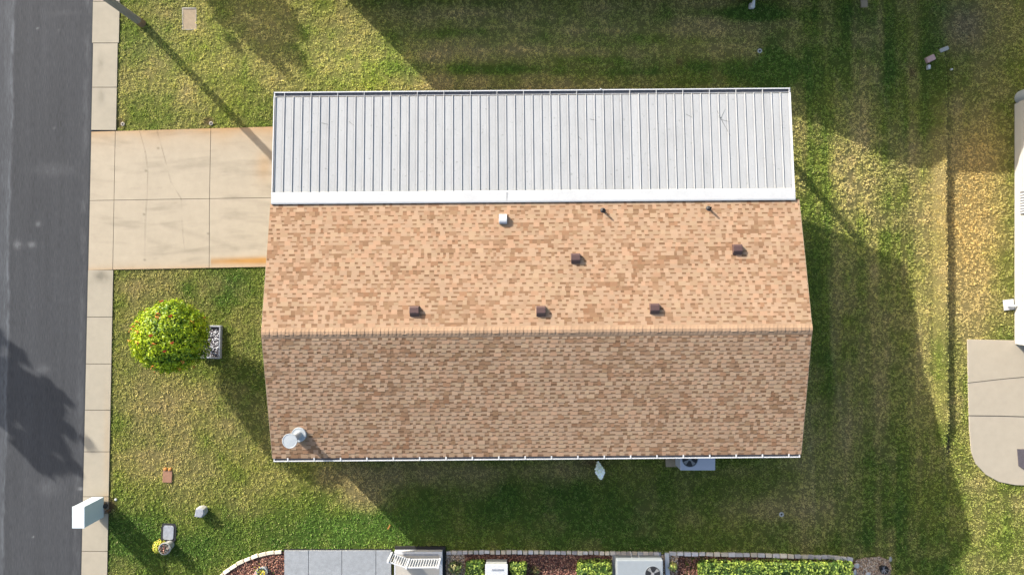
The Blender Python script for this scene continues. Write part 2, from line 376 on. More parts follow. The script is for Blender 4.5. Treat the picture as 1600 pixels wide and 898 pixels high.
# ------------------------------------------------------------------ road, kerb strip, driveway
def strip(name, xl, xr, ys, z, m, colf=None, nx=2):
    ys = np.asarray(ys); V = []; 
    us = np.linspace(0, 1, nx)
    for yy in ys:
        a, b = xl(yy), xr(yy)
        for u in us: V.append((a+(b-a)*u, yy, z))
    V = np.array(V); n = nx
    i0 = (np.arange(len(ys)-1)[:, None]*n + np.arange(n-1)[None, :]).ravel()
    Q = np.stack([i0, i0+1, i0+1+n, i0+n], 1)
    c = colf(V[:, 0], V[:, 1]) if colf else None
    return np_mesh(name, V, Q, c, m)
def asph_col(x, y):
    u = x - np.array([road_x(v) for v in y])          # 0 at the kerb, negative into the road
    base = np.ones((len(x), 1))*np.array([0.082, 0.086, 0.093])
    lane = 1 + 0.16*(fbm(u*2.6, y*0.10, 5, 4)-0.5) + 0.10*(fbm(u*9, y*0.2, 6, 3)-0.5) + 0.15*(fbm(x*0.7, y*0.35, 8, 3)-0.5)
    c = base*lane[:, None]
    # worn pale seam along the road
    wob = 0.10*(fbm(y*0.5, y*0+3, 9, 3)-0.5) + 0.05*(fbm(y*4, y*0+7, 10, 2)-0.5)
    d = np.abs(u + 3.06 + wob)
    seam = np.clip(1 - d/0.22, 0, 1)*(0.35+1.0*fbm(u*8, y*1.3, 12, 3))
    d2 = np.abs(u + 2.94 + wob*1.6); seam = seam*0.45 + 0.75*np.clip(1-d2/0.07, 0, 1)*np.clip(fbm(x*4, y*1.5, 14, 3)*2.4-0.6, 0, 1)
    c = c + seam[:, None]*np.array([0.12, 0.13, 0.14])
    far = np.clip((-u-3.15)/0.1, 0, 1)[:, None]; c = c*(1+0.25*far)
    edge = np.clip(1 - np.abs(u+0.22)/0.18, 0, 1)*np.clip(fbm(x*9, y*2.0, 15, 3)*2.2-0.8, 0, 1)
    c = c + edge[:, None]*0.05
    c = c*(1 - 0.45*np.clip(1-np.abs(u+0.03)/0.04, 0, 1))[:, None]
    for a in [(27,382,6,6,.12),(50,382,6,4,.13),(60,350,4,4,.10),(85,265,30,10,.04),(65,577,12,8,.05),(76,762,18,12,.04),(59,45,1.5,1.5,.2),(92,48,1.5,1.5,.08),(85,200,2,1.5,.12),(126,763,4,2,.2),(52,838,1.5,1.5,.15),(100,20,30,4,.02)]:
        c = c + (blob(x, y, *a)*(0.4+fbm(x*12, y*12, 19, 3)))[:, None]
    return c
ys = np.concatenate([np.linspace(-300, -16, 12), np.arange(-15.9, 15.9, 0.06), np.linspace(16, 300, 12)])
rd = strip('road', lambda y: road_x(y)-6.9, lambda y: road_x(y), ys, 0.004, M['asph'], asph_col, 150); tag(rd, kind='structure')

def conc_poly(mb, poly, z0, z1, joint=0.0):
    mb.prism([(p[0], p[1]) for p in poly], z0, z1)
def conc_col(x, y, base=(0.47,0.425,0.345)):
    c = np.ones((len(x), 1))*np.array(base)
    c = c*(1 + 0.10*(fbm(x*0.9, y*1.6, 61, 4)-0.5) + 0.05*(fbm(x*6, y*6, 62, 3)-0.5))[:, None]
    return c
def slab(name, poly, z, cf, res=0.07, h=0.09):
    """concrete slab with a fine colour grid on top: quad patch between four corners"""
    a, b, c_, d = [Vector((p[0], p[1])) for p in poly]       # a-b top edge, d-c bottom edge
    nu = max(2, int((b-a).length/res)); nv = max(2, int((d-a).length/res))
    U, Vv = np.meshgrid(np.linspace(0,1,nu), np.linspace(0,1,nv)); U = U.ravel(); Vv = Vv.ravel()
    x = (a.x*(1-U)+b.x*U)*(1-Vv)+(d.x*(1-U)+c_.x*U)*Vv; y = (a.y*(1-U)+b.y*U)*(1-Vv)+(d.y*(1-U)+c_.y*U)*Vv
    i0 = (np.arange(nv-1)[:, None]*nu+np.arange(nu-1)[None, :]).ravel()
    Q = np.stack([i0, i0+nu, i0+1+nu, i0+1], 1)
    n = len(x); V = np.stack([x, y, np.full(n, z)], 1); col = cf(x, y)
    lowv = np.array([[p.x, p.y, z-h] for p in (a,b,c_,d)] + [[p.x, p.y, z] for p in (a,b,c_,d)])
    sq = np.array([[0,1,5,4],[1,2,6,5],[2,3,7,6],[3,0,4,7]])+n
    V = np.concatenate([V, lowv]); Q = np.concatenate([Q, sq]); col = np.concatenate([col, np.ones((8,1))*np.array([0.25,0.2,0.15])])
    return V, Q, col
def merge_slabs(name, lst, m):
    Vs=[];Qs=[];Cs=[];b=0
    for V,Q,C in lst: Vs.append(V);Qs.append(Q+b);Cs.append(C);b+=len(V)
    return np_mesh(name, np.concatenate(Vs), np.concatenate(Qs), np.concatenate(Cs), m)
cxt0 = drive[0].x
def drive_col(x, y):
    c = conc_col(x, y, (0.535,0.46,0.345))
    # iron stains of the sprinklers along the two grass edges
    yt = np.interp(x, [drive[0].x, drive[1].x], [drive[0].y, drive[1].y]); yb = np.interp(x, [drive[3].x, drive[2].x], [drive[3].y, drive[2].y])
    nz = 0.5+fbm(x*1.5, y*1.5, 71, 3)
    s1 = np.exp(-np.clip(yt-y, 0, 9)/0.30)*nz*0.62*(0.7+0.5*np.clip((x-cxt0)/4,0,1))
    s2 = np.exp(-np.clip(y-yb, 0, 9)/0.10)*nz*0.40
    xr = P(330,0).x
    band = np.where(x > xr, np.exp(-((y-yb-0.24)/0.13)**2)*(0.55+0.5*np.clip((x-xr)/2,0,1)), 0)
    s = np.clip(s1+s2+band*1.15, 0, 1)[:, None]
    s = s + (blob(x,y,415,260,14,24,.35))[:, None]*nz[:, None]
    c = c*(1-s) + np.array([0.56,0.30,0.095])*s
    # tyre arcs
    tn = fbm(x*0.7, y*4.5+0.8*np.sin(x*0.8), 81, 4)
    c = c*(1-0.20*np.clip(tn-0.52, 0, 1)*3)[:, None]
    d = np.abs(np.hypot(x-P(330,120).x, y-P(330,120).y) - 6.4); c = c*(1-0.10*np.clip(1-d/0.16, 0, 1)*(x > P(230,0).x))[:, None]
    d = seg(x, y, (255,350), (370,388)); c = c*(1-0.13*np.clip(1-d/0.16, 0, 1))[:, None]
    # hairline cracks
    for pts in ([(219,205),(228,238),(232,268),(231,300),(228,345),(227,418)], [(246,205),(254,232),(268,285),(284,311),(286,360),(292,418)]):
        for p, q_ in zip(pts[:-1], pts[1:]):
            d = seg(x, y, p, q_); k = np.clip(1-d/0.030, 0, 1)*np.clip(vn(x*3, y*3, 91)*1.6-0.3, 0, 1); c = c*(1-0.34*k)[:, None]
    for px, py in ((248,232),(229,267),(226,335),(227,406),(326,365)): c = c*(1-0.5*np.clip(blob(x,y,px,py,2,1.6),0,1))[:, None]
    return c
def curb_col(x, y):
    c = conc_col(x, y, (0.47,0.42,0.325))
    c = c*(1-0.40*np.clip(blob(x,y,160,432,12,9,1)*2*fbm(x*4,y*4,93,3),0,1))[:, None]
    c = c*(1-0.22*np.clip(blob(x,y,158,100,5,14,1)*2*(fbm(x*6,y*3,94,3)-0.2)+blob(x,y,160,152,5,14,1)*2*(fbm(x*6,y*3,95,3)-0.2),0,1))[:, None]
    s = (np.clip(blob(x,y,168,700,5,80,.35)+blob(x,y,166,777,8,8,.4), 0, 1))[:, None]
    return c*(1-s)+np.array([0.5,0.36,0.2])*s
cur = []; dr = []
gap = 0.010
js = [-60, 3, 68, 137, 204]; js2 = [421.5, 495, 568, 640, 705, 775, 860, 960]
def cseg(a, b, wide=0):
    ya, yb = P(0,a).y-gap, P(0,b).y+gap
    return slab('c', [(road_x(ya)-wide, ya), (curb_x(ya)+wide, ya), (curb_x(yb)+wide, yb), (road_x(yb)-wide, yb)], 0.035, curb_col, 0.05)
for a, b in zip(js[:-1], js[1:]): cur.append(cseg(a, b, 0.04 if b <= 68 else 0))
for a, b in zip(js2[:-1], js2[1:]): cur.append(cseg(a, b))
for y0, y1 in ((10.6+2.1, 60), (-60, -12.1)):
    V = slab('c', [(road_x(y1), y1), (curb_x(y1), y1), (curb_x(y0), y0), (road_x(y0), y0)], 0.035, curb_col, 0.5); cur.append(V)
kb = merge_slabs('kerb_strip', cur, M['conc']); tag(kb, kind='structure')
mid_l, mid_r = P(147,313.5), P(427,309)
def ymid(x): return mid_l.y+(mid_r.y-mid_l.y)*(x-mid_l.x)/(mid_r.x-mid_l.x)
def ytop(x): return drive[0].y+(drive[1].y-drive[0].y)*(x-drive[0].x)/(drive[1].x-drive[0].x)
def ybot(x): return drive[3].y+(drive[2].y-drive[3].y)*(x-drive[3].x)/(drive[2].x-drive[3].x)
xs = [None, P(330,0).x, drive[1].x+0.3]
g2 = 0.008
def dslab(xa0, xa1, xb0, xb1, fa, fb):
    # a = left edge x at (top,bottom); b = right edge
    dr.append(slab('d', [(xa0+g2, fa(xa0)-g2), (xb0-g2, fa(xb0)-g2), (xb1-g2, fb(xb1)+g2), (xa1+g2, fb(xa1)+g2)], 0.035, drive_col, 0.035))
cxt, cxm, cxb = drive[0].x, P(179,313).x, drive[3].x
rt, rm, rb = road_x(ytop(-15)), road_x(ymid(-15)), road_x(ybot(-15))
vx = [P(330,205).x, P(328,310).x, P(327.5,418).x]
dslab(rt, rm, cxt, cxm, ytop, ymid); dslab(rm, rb, cxm, cxb, ymid, ybot)
dslab(cxt, cxm, vx[0], vx[1], ytop, ymid); dslab(cxm, cxb, vx[1], vx[2], ymid, ybot)
ex = -7.62
dslab(vx[0], vx[1], ex, ex, ytop, ymid); dslab(vx[1], vx[2], ex, ex, ymid, ybot)
dslab(ex, ex, 9.25, 9.25, lambda x: 5.92+0.006*(x-ex), lambda x: 2.5)
dv = merge_slabs('driveway', dr, M['conc']); tag(dv, kind='structure')
jb = MB(); jb.prism([(rt+0.02, ytop(rt)-0.01), (9.2, 5.9), (9.2, 2.52), (-7.6, 2.52), (-7.6, ybot(-7.6)+0.01), (rb+0.02, ybot(rb)+0.01)], -0.03, 0.012)
jj = jb.build('driveway_bed', M['rubber']); tag(jj, kind='structure')
jj.location.x = 0.0
kbm = MB(); kbm.prism([(road_x(y)+0.0, y) for y in (12, -12)] + [(curb_x(y)-0.01, y) for y in (-12, 12)], -0.03, 0.014)
o = kbm.build('kerb_bed', M['rubber']); tag(o, kind='structure')

# pad behind (the far home's patio slab), with three tinted joints
pd = MB(); pd.prism([(p[0], p[1]) for p in pad], PADZ-0.1, PADZ+0.03, col=(0.52,0.455,0.35))
o = pd.build('patio_slab', M['conc'], bevel=0.01); tag(o, kind='structure')
cr = MB()
def crack(mb, pts, z, wd):
    for (a, b), (c_, d) in zip(pts[:-1], pts[1:]):
        p, q_ = P(a, b, z), P(c_, d, z); n = Vector((-(q_.y-p.y), q_.x-p.x, 0)).normalized()*wd
        mb.add([p-n, q_-n, q_+n, p+n], [(0,1,2,3)])
crack(cr, [(1512,598),(1530,596),(1556,593),(1575,591),(1610,588)], PADZ+0.034, 0.010)
crack(cr, [(1513,649),(1560,649.5),(1610,651)], PADZ+0.034, 0.014)
o = cr.build('slab_joints', M['rubber']); tag(o, kind='structure')

# ------------------------------------------------------------------ THE HOUSE
house = thing('house', 'long single-storey home with tan shingled gable roof and white metal carport roof', 'house', (0.8, 0, 0), R(0.47))
OX = -0.8
XW, XE = -7.90+OX, 9.44+OX          # shingle roof ends
YN, YR, YS = 2.81, -1.37, -5.52
ZE, ZR = 2.60, 3.50
WX0, WX1, WY0, WY1 = -7.60+OX, 9.18+OX, -5.28, 2.45

# walls
wb = MB(); wb.box(WX0, WX1, WY0, WY1, 0.0, 0.55); wb.build('skirting', M['skirt'], house)
wb = MB()
def gz(y): return 2.52 + (ZR-ZE)*(1-abs(y-YR)/(YN-YR)) 
yy0, yy1 = WY0, WY1
wb.xprism([(yy0,0.552),(yy1,0.552),(yy1,gz(yy1)-0.04),(YR,gz(YR)-0.06),(yy0,gz(yy0)-0.04)], WX0-0.01, WX1+0.01)
wall = wb.build('wall', M['siding'], house)
def window(cx, cy, z, wd, ht, axis_):
    f = MB(); g = MB()
    if axis_ == 'x':
        sx = cx; d = -0.03 if cx < 0 else 0.03
        f.box(min(sx,sx+d), max(sx,sx+d), cy-wd/2, cy+wd/2, z, z+ht); e = sx+d
        g.box(min(e, e+d/5), max(e, e+d/5), cy-wd/2+.06, cy+wd/2-.06, z+.06, z+ht-.06)
    else:
        sy = cy; d = -0.03 if cy < 0 else 0.03
        f.box(cx-wd/2, cx+wd/2, min(sy,sy+d), max(sy,sy+d), z, z+ht); e = sy+d
        g.box(cx-wd/2+.06, cx+wd/2-.06, min(e, e+d/5), max(e, e+d/5), z+.06, z+ht-.06)
    o = f.build('window', M['white'], house); g.build('pane', M['glass'], o)
for yy in (-4.0, -1.4, 1.2): window(WX0-0.01, yy, 1.1, 1.1, 1.1, 'x'); window(WX1+0.01, yy, 1.1, 1.0, 1.1, 'x')
for xx in (-6.5, -3.2, 0.2, 6.3): window(xx, WY0, 1.15, 1.0, 1.0, 'y')
for xx in (-6.2, -2.0, 5.0): window(xx, WY1, 1.15, 1.0, 1.0, 'y')
d_ = MB(); d_.box(1.4, 2.3, WY1, WY1+0.04, 0.5, 2.45); dd = d_.build('door', M['white'], house)
d_ = MB(); d_.box(1.5, 1.56, WY1+0.04, WY1+0.09, 1.4, 1.5); d_.build('handle', M['galv'], dd)
st = MB(); st.box(1.3, 2.4, WY1+0.002, WY1+0.9, 0.036, 0.25); st.box(1.3, 2.4, WY1+0.002, WY1+0.6, 0.25, 0.48); st.build('step', M['deck'], house)

# shingle roof
deck = MB()
deck.xprism([(YS+0.02, ZE-0.10),(YR, ZR-0.10),(YN-0.02, ZE-0.10),(YN-0.02, ZE-0.012),(YR, ZR-0.012),(YS+0.02, ZE-0.012)], XW+0.01, XE-0.01)
roofo = deck.build('roof', M['white'], house)
def rz_(y): return ZE + (ZR-ZE)*(1-abs(y-YR)/(YN-YR))
TANS = [np.array([0.495,0.338,0.220]), np.array([0.455,0.300,0.190]), np.array([0.37,0.228,0.136]), np.array([0.32,0.19,0.11])]
PINK = [np.array([1,1,1]), np.array([1.03,0.96,0.93]), np.array([0.98,1.0,0.97]), np.array([1.0,1.0,1.0])]
def shingle_slope(ye, sgn, seed):
    mb = MB(); rr = random.Random(seed)
    def tone(x, i):
        a = np.array([x]); b = np.array([float(i)])
        p = 0.56*float(vn(a*4.6, b*1.0+sgn*40, 101)[0])+0.08 + 0.26*float(vn(a*0.55, b*0.16+sgn*40, 102)[0]) + rr.uniform(-0.22, 0.22) + (0.05 if (sgn > 0 and i < 13) else 0) + (0.03 if (sgn < 0 and i > 20) else 0)
        return 0 if p < 0.60 else (1 if p < 0.70 else (2 if p < 0.86 else 3))
    run = abs(ye-YR); L = math.hypot(run, ZR-ZE); nrm = Vector((0, sgn*(ZR-ZE)/L, run/L)); up = Vector((0, -sgn*run/L, (ZR-ZE)/L))
    expo = 0.1425; n = int(L/expo)+1
    base0 = Vector((0, ye, ZE))
    def q_(x0, x1, s0, s1, h0, h1, col, side=True):
        a = base0+up*s0+nrm*h1; b = base0+up*s1+nrm*h0; a0 = base0+up*s0+nrm*0.0
        v = [(x0,a.y,a.z),(x1,a.y,a.z),(x1,b.y,b.z),(x0,b.y,b.z),(x0,a0.y,a0.z),(x1,a0.y,a0.z)]
        f = [(0,1,2,3),(4,5,1,0),(4,0,3),(5,2,1)]
        if sgn > 0: f = [t[::-1] for t in f]
        mb.add(v, f, col)
    for i in range(n):
        s0 = i*expo - (0.0 if i else 0.01); s1 = min((i+1)*expo+0.01, L)
        # backing layer of the course, printed darker where the cut-outs show
        x = XW + rr.uniform(-0.2, 0)
        while x < XE:
            wdt = rr.uniform(0.3, 0.9); x1 = min(x+wdt, XE); xa = max(x, XW)
            dk = rr.uniform(0.0, 1.0)
            col = tuple((np.array([0.22,0.125,0.070])*(1-dk) + np.array([0.33,0.20,0.118])*dk))
            if x1 > xa: q_(xa, x1, s0, s1, 0.001, 0.007, col)
            x = x1
        # laminated tabs
        x = XW + rr.uniform(-0.25, 0.0)
        while x < XE:
            tw = rr.choice([0.10,0.13,0.16,0.19,0.24]); gp = rr.choice([0.09,0.11,0.13,0.15,0.19])
            xa, xb = max(x, XW), min(x+tw, XE)
            if xb > xa+0.02:
                k = tone(x, i); c = TANS[k]*rr.uniform(0.93, 1.08)*PINK[rr.randrange(4)]
                q_(xa, xb, s0, s1, 0.004, 0.013, tuple(c))
            # cut-out: the backing shows for its lower half, then a plain field
            xc, xd = max(x+tw, XW), min(x+tw+gp, XE)
            if xd > xc+0.02:
                k = tone(xc, i); c = TANS[k]*rr.uniform(0.88, 1.02)*PINK[rr.randrange(4)]
                q_(xc, xd, s0+expo*rr.choice([0.30,0.38,0.48]), s1, 0.0035, 0.0085, tuple(c))
            x += tw+gp
    return mb
for ye, sgn, sd in ((YN, 1, 1), (YS, -1, 2)):
    shingle_slope(ye, sgn, sd).build('shingle_slope', M['shingle'], roofo)
rc = MB(); x = XW-0.01; k = 0
while x < XE:
    x1 = min(x+0.125, XE+0.012); t = random.random()
    c = tuple(np.array([0.46,0.310,0.200])*(0.88+0.2*t)); hh = 0.016+0.004*(k % 2)
    hw = 0.17; zl = ZR - hw*(ZR-ZE)/(YN-YR)
    ya, yb = YR-hw, YR+hw*1.0
    v = [(x,ya,zl+0.012),(x,YR-0.04,ZR+hh-0.006),(x,YR+0.04,ZR+hh-0.006),(x,yb,zl+0.012),(x1,ya,zl+0.012),(x1,YR-0.04,ZR+hh+0.004),(x1,YR+0.04,ZR+hh+0.004),(x1,yb,zl+0.012)]
    rc.add(v, [(0,4,5,1),(1,5,6,2),(2,6,7,3),(4,7,6,5),(0,1,2,3)], c); x += 0.125; k += 1
rc.build('ridge_cap', M['shingle'], roofo)
# rake edges
for xe, s in ((XW, -1), (XE, 1)):
    e = MB(); a, b = (xe-0.014, xe+0.003) if s < 0 else (xe-0.003, xe+0.014)
    e.xprism([(YS, ZE-0.14),(YR, ZR-0.14),(YN, ZE-0.14),(YN, ZE+0.004),(YR, ZR+0.004),(YS, ZE+0.004)], a, b)
    e.build('rake_board', M['cover'], roofo)

# vents on the roof
def HL(px, py, z):                                    # image point -> house-local point at height z
    p = P(px, py, z) - Vector((0.8, 0, 0)); a = -R(0.47)
    return Vector((p.x*math.cos(a)-p.y*math.sin(a), p.x*math.sin(a)+p.y*math.cos(a), z))
def on_roof(px, py):
    z = 3.0
    for _ in range(8): p = HL(px, py, z); z = rz_(p.y)
    return HL(px, py, z)
vb = MB(); slope = (ZR-ZE)/(YN-YR)
vb.xprism([(0.17,-0.17*slope-0.01),(0.17,0.10),(0.12,0.155),(-0.05,0.165),(-0.155,0.06),(-0.17,0.17*slope-0.0)], -0.145, 0.145)
vfl = MB(); vfl.xprism([(0.24,-0.24*slope+0.004),(0.24,-0.24*slope+0.02),(-0.24,0.24*slope+0.02),(-0.24,0.24*slope+0.004)], -0.2, 0.2)
first = None
for (px, py) in ((648,486),(845,486),(1022,482),(899,404),(1151,390)):
    p = on_roof(px, py)
    if first is None:
        first = vb.build('roof_vent', M['brown'], roofo, loc=p, bevel=0.008)
    else:
        c = first.copy(); COL.objects.link(c); c.parent = roofo; c.location = p
p = on_roof(786, 343)
hv = MB(); prof = [(0.16,-0.05),(0.16,0.14)] + [(0.16-0.30*math.sin(t)*1.0, 0.14+0.10*math.sin(t)-0.14*(1-math.cos(t))) for t in (0.35,0.7,1.0,1.3)] + [(-0.16,0.0),(-0.16,-0.02)]
hv.xprism(prof, -0.13, 0.13); h_ = hv.build('exhaust_hood', M['white'], roofo, loc=p, bevel=0.01); h_['label'] = 'white curved exhaust hood near the carport flashing'
for px, py in ((942,329),(1107,326)):
    p = on_roof(px, py); v_ = MB(); v_.lathe([(0.10,-0.03),(0.085,0.02),(0.04,0.05),(0.035,0.26),(0.028,0.26),(0.028,0.2)], n=12)
    v_.build('vent_pipe', M['black'], roofo, loc=p, smooth=False)
p = on_roof(468, 678)
fl = MB(); fl.lathe([(0.235,-0.05),(0.24,0.07),(0.235,0.10),(0.215,0.105),(0.205,0.095),(0.13,0.10),(0.115,0.13),(0.11,0.86)], n=28); flo = fl.build('flue_pipe', M['galv'], roofo, loc=p)
fl = MB(); fl.lathe([(0.20,0.92),(0.23,0.94),(0.235,0.985),(0.215,0.99),(0.205,0.98),(0.02,0.985)], n=28); fl.build('flue_cap', M['galv'], flo)
fl = MB()
for k in range(4):
    a = k*math.pi/2+0.4; fl = MB(); fl.tube((0.10*math.cos(a),0.10*math.sin(a),0.8),(0.19*math.cos(a),0.19*math.sin(a),0.93),0.01,n=6)
    fl.build('cap_bracket', M['galv'], flo)

# south gutter
def gutter(name, x0, x1, y0, s, z, parent, step, first_x, w_=0.12):
    """y0 roof side, s=-1 south / +1 north"""
    g = MB(); ya, yb = sorted((y0, y0+s*w_)); t = 0.012
    g.box(x0, x1, ya, yb, z-0.11, z-0.098); g.box(x0, x1, ya, ya+t, z-0.097, z); g.box(x0, x1, yb-t, yb, z-0.097, z)
    yo = yb if s > 0 else ya
    g.box(x0, x1, min(yo, yo-s*0.035), max(yo, yo-s*0.035), z+0.001, z+0.012)
    g.box(x0, x0+0.03, ya+t, yb-t, z-0.097, z); g.box(x1-0.03, x1, ya+t, yb-t, z-0.097, z)
    go = g.build('gutter', M['gutter'], parent)
    i_ = MB(); i_.box(x0+0.031, x1-0.031, ya+t+0.001, yb-t-0.001, z-0.096, z-0.06); i_.build('trough_lining', M['trough'], go)
    return go
YG = YS-0.0
gs = gutter('gutter', XW+0.03, XE-0.03, YG, -1, ZE-0.005, roofo, 0.85, 0)
x = XW+0.5
while x < XE-0.1:
    h_ = MB(); h_.box(x-0.022, x+0.022, YG-0.118, YG+0.0, ZE+0.008, ZE+0.016); h_.build('hanger', M['white'], gs); x += 0.865

# carport
CXW, CXE = -7.86+OX, 9.30+OX
Y0, Y1c = 2.86, 6.38; Z0, Z1 = 2.60, 2.30
def cz(y): return Z0 + (Z1-Z0)*(y-Y0)/(Y1c-Y0)
cp = MB()
npan = 58; pw = (CXE-CXW-0.10)/npan
rp = random.Random(3)
for i in range(npan):
    x0 = CXW+0.06+i*pw; x1 = x0+pw; v = rp.uniform(0.95, 1.04); v = v*1.06 if i in (40,) else v
    c = (0.475*v, 0.486*v, 0.488*v); c2 = (0.40*v, 0.44*v, 0.48*v)
    # pan: shallow tray with two folds and a standing rib
    xs_ = [x0, x0+pw*0.18, x0+pw*0.22, x0+pw*0.80, x0+pw*0.84, x1]
    zs_ = [0, 0, 0.004, 0.004, 0, 0]
    for k in range(5):
        a, b = xs_[k], xs_[k+1]
        cp.add([(a,Y0,cz(Y0)+zs_[k]),(b,Y0,cz(Y0)+zs_[k+1]),(b,Y1c,cz(Y1c)+zs_[k+1]),(a,Y1c,cz(Y1c)+zs_[k])], [(0,1,2,3)], c)
cpo = cp.build('carport_roof', M['pan'], house)
ri = MB()
for i in range(npan+1):
    x0 = CXW+0.06+i*pw; ye = Y1c+(0.15 if i % 3 == 1 else 0.03)
    prof = [(Y0, cz(Y0)+0.001),(ye, cz(ye)+0.001),(ye, cz(ye)+0.027),(Y0, cz(Y0)+0.027)]
    ri.xprism(prof, x0-0.008, x0+0.008, (0.58,0.585,0.58)); 
ri.build('standing_ribs', M['pan'], cpo)
fs = MB(); fs.xprism([(2.79,2.602),(2.79,2.665),(2.84,2.672),(3.15,2.655),(3.18,2.60),(3.18,2.572)], CXW-0.0, CXE+0.0)
fo = fs.build('flashing', M['flash'], cpo, bevel=0.006)
fs = MB(); fs.box(-0.95, -0.94, 2.84, 3.14, 2.671, 2.674); fs.build('flashing_seam', M['trough'], fo)
ge = gutter('gutter', CXW, CXE, Y1c+0.03, 1, 2.305, cpo, 1, 0, w_=0.15)
for xe, s in ((CXW, 1), (CXE, -1)):
    e = MB(); a, b = sorted((xe, xe+s*0.03)); e.xprism([(Y0-0.06,2.42),(Y1c+0.02,2.16),(Y1c+0.02,2.345),(Y0-0.06,2.655)], a, b)
    e.build('edge_fascia', M['white'], cpo)
for i, xx in enumerate((-7.45+OX, -3.4+OX, 0.75+OX, 4.9+OX, 9.02+OX)):
    e = MB(); e.box(xx-0.10, xx+0.10, 5.68, 5.88, 0.036, 2.22); e.build('post', M['white'], house)
e = MB(); e.box(CXW+0.1, CXE-0.1, 5.72, 5.84, 2.222, 2.33); e.build('beam', M['white'], house)
# leafy dents: a creased patch on one pan (a few thin raised folds)
cs_ = MB()
def crease(a, b):
    p, q_ = HL(*a, 2.40), HL(*b, 2.40); 
    p.z = cz(p.y)+0.006; q_.z = cz(q_.y)+0.006
    cs_ = MB(); cs_.tube(p, q_, 0.006, 0.003, n=4); cs_.build('crease', M['pan'], cpo)
for a, b in [((1127,186),(1141,213)),((1127,184),(1134,170)),((1127,186),(1121,172)),((1127,187),(1140,190)),((1123,183),(1129,185)),((1072,178),(1083,184)),((922,186),(932,188)),((904,214),(909,219)),((502,192),(514,195)),((545,190),(553,196))]:
    crease(a, b)

# condenser beside the south wall
ac = thing('air_conditioner', 'pale air conditioner with round black fan grille half under the tan roof eave', 'air conditioner', (0,0,0))
def ac_unit(root, x0, x1, y0, y1, z0, z1, fx, fy, fr, m, pad_=None):
    b = MB(); b.box(x0, x1, y0, y1, z0+0.05, z1); b.build('cabinet', m, root, bevel=0.02)
    t = MB(); t.lathe([(fr+0.02, z1+0.002),(fr+0.02, z1+0.012),(fr, z1+0.012),(fr, z1+0.002)], fx, fy, 28); t.build('fan_ring', M['unit'], root)
    t = MB(); t.lathe([(fr-0.002, z1+0.003),(fr-0.002, z1+0.006)], fx, fy, 28); fw = t.build('fan_well', M['black'], root)
    f = MB()
    for k in range(4):
        a = k*math.pi/2+0.5; p = [(0.05,-0.3),(0.05,0.3),(0.9,0.45),(0.95,-0.1)]
        v = []
        for r_, da in p: v.append((fx+fr*r_*math.cos(a+da), fy+fr*r_*math.sin(a+da), z1+0.012+0.006*da))
        f.add(v, [(0,1,2,3)])
    f.lathe([(fr*0.2, z1+0.007),(fr*0.2, z1+0.02)], fx, fy, 14)
    f.build('fan', M['fan'], fw)
    for r_ in (0.35, 0.6, 0.82):
        n = 24; g = MB()
        for k in range(n):
            a0, a1 = 2*math.pi*k/n, 2*math.pi*(k+1)/n
            g.tube((fx+fr*r_*math.cos(a0), fy+fr*r_*math.sin(a0), z1+0.03),(fx+fr*r_*math.cos(a1), fy+fr*r_*math.sin(a1), z1+0.03),0.0025,n=4)
        g.build('grille_ring', M['black'], fw)
    lv = MB()
    for k in range(9):
        z = z0+0.12+k*(z1-z0-0.2)/9; lv.box(x0+0.08, x1-0.08, y0-0.012, y0-0.003, z, z+0.03)
    lv.build('louvres', M['galv'], root)
ac_unit(ac, 5.95, 7.19, -6.46, -5.42, 0.06, 0.86, 6.29, -6.06, 0.27, M['unitw'])
t = MB(); t.box(5.62, 7.3, -6.55, -5.35, -0.03, 0.055); t.build('concrete_base', M['cover'], ac)

# ------------------------------------------------------------------ neighbours' homes
def far_home(name, label, x0, x1, y0, y1, ze, pitch_h, zb=0.0, roofm=None):
    """home with its long side along x; y0 south eave"""
    h = thing(name, label, 'house', ((x0+x1)/2, (y0+y1)/2, zb)); cx, cy = (x0+x1)/2, (y0+y1)/2
    a, b, c_, d = x0-cx, x1-cx, y0-cy, y1-cy
    m = MB(); m.box(a+0.3, b-0.3, c_+0.3, d-0.3, 0, 0.5); m.build('skirting', M['skirt'], h)
    m = MB(); m.xprism([(c_+0.3,0.502),(d-0.3,0.502),(d-0.3,ze-0.03),(0,ze+pitch_h-0.1),(c_+0.3,ze-0.03)], a+0.29, b-0.29); m.build('wall', M['siding'], h)
    m = MB(); m.xprism([(c_,ze-0.08),(0,ze+pitch_h-0.08),(d,ze-0.08),(d,ze+0.01),(0,ze+pitch_h),(c_,ze+0.01)], a, b); m.build('roof', roofm or M['roofN'], h)
    m = MB(); m.box(a+0.03, b-0.03, c_-0.12, c_, ze-0.11, ze-0.005); m.build('gutter', M['gutter'], h)
    for xx in np.linspace(a+2, b-2, 5):
        m = MB(); m.box(xx-0.5, xx+0.5, c_+0.26, c_+0.299, 1.1, 2.1); w_ = m.build('window', M['white'], h)
        m = MB(); m.box(xx-0.44, xx+0.44, c_+0.25, c_+0.259, 1.16, 2.04); m.build('pane', M['glass'], w_)
    return h
far_home('house', 'neighbouring home just past the top edge of the lawn, north of the carport', -7.25, 13.6, 11.16, 19.3, 2.6, 0.9)  # unseen east end lengthened so its shadow covers the lawn at the right
# its condenser reaching into view
ac2 = thing('air_conditioner', 'white air conditioner showing only its drain block at the top edge above the shaded lawn', 'air conditioner', (0,0,0))
ac_unit(ac2, 7.88, 9.48, 10.47, 11.2, 0.06, 0.86, 8.4, 10.85, 0.24, M['unitw'])
t = MB(); t.tube((8.75,10.4,0.35),(8.75,10.2,0.16),0.03,0.09); t.box(8.66,8.84,10.18,10.34,0.0,0.16); t.build('drain_block', M['white'], ac2)

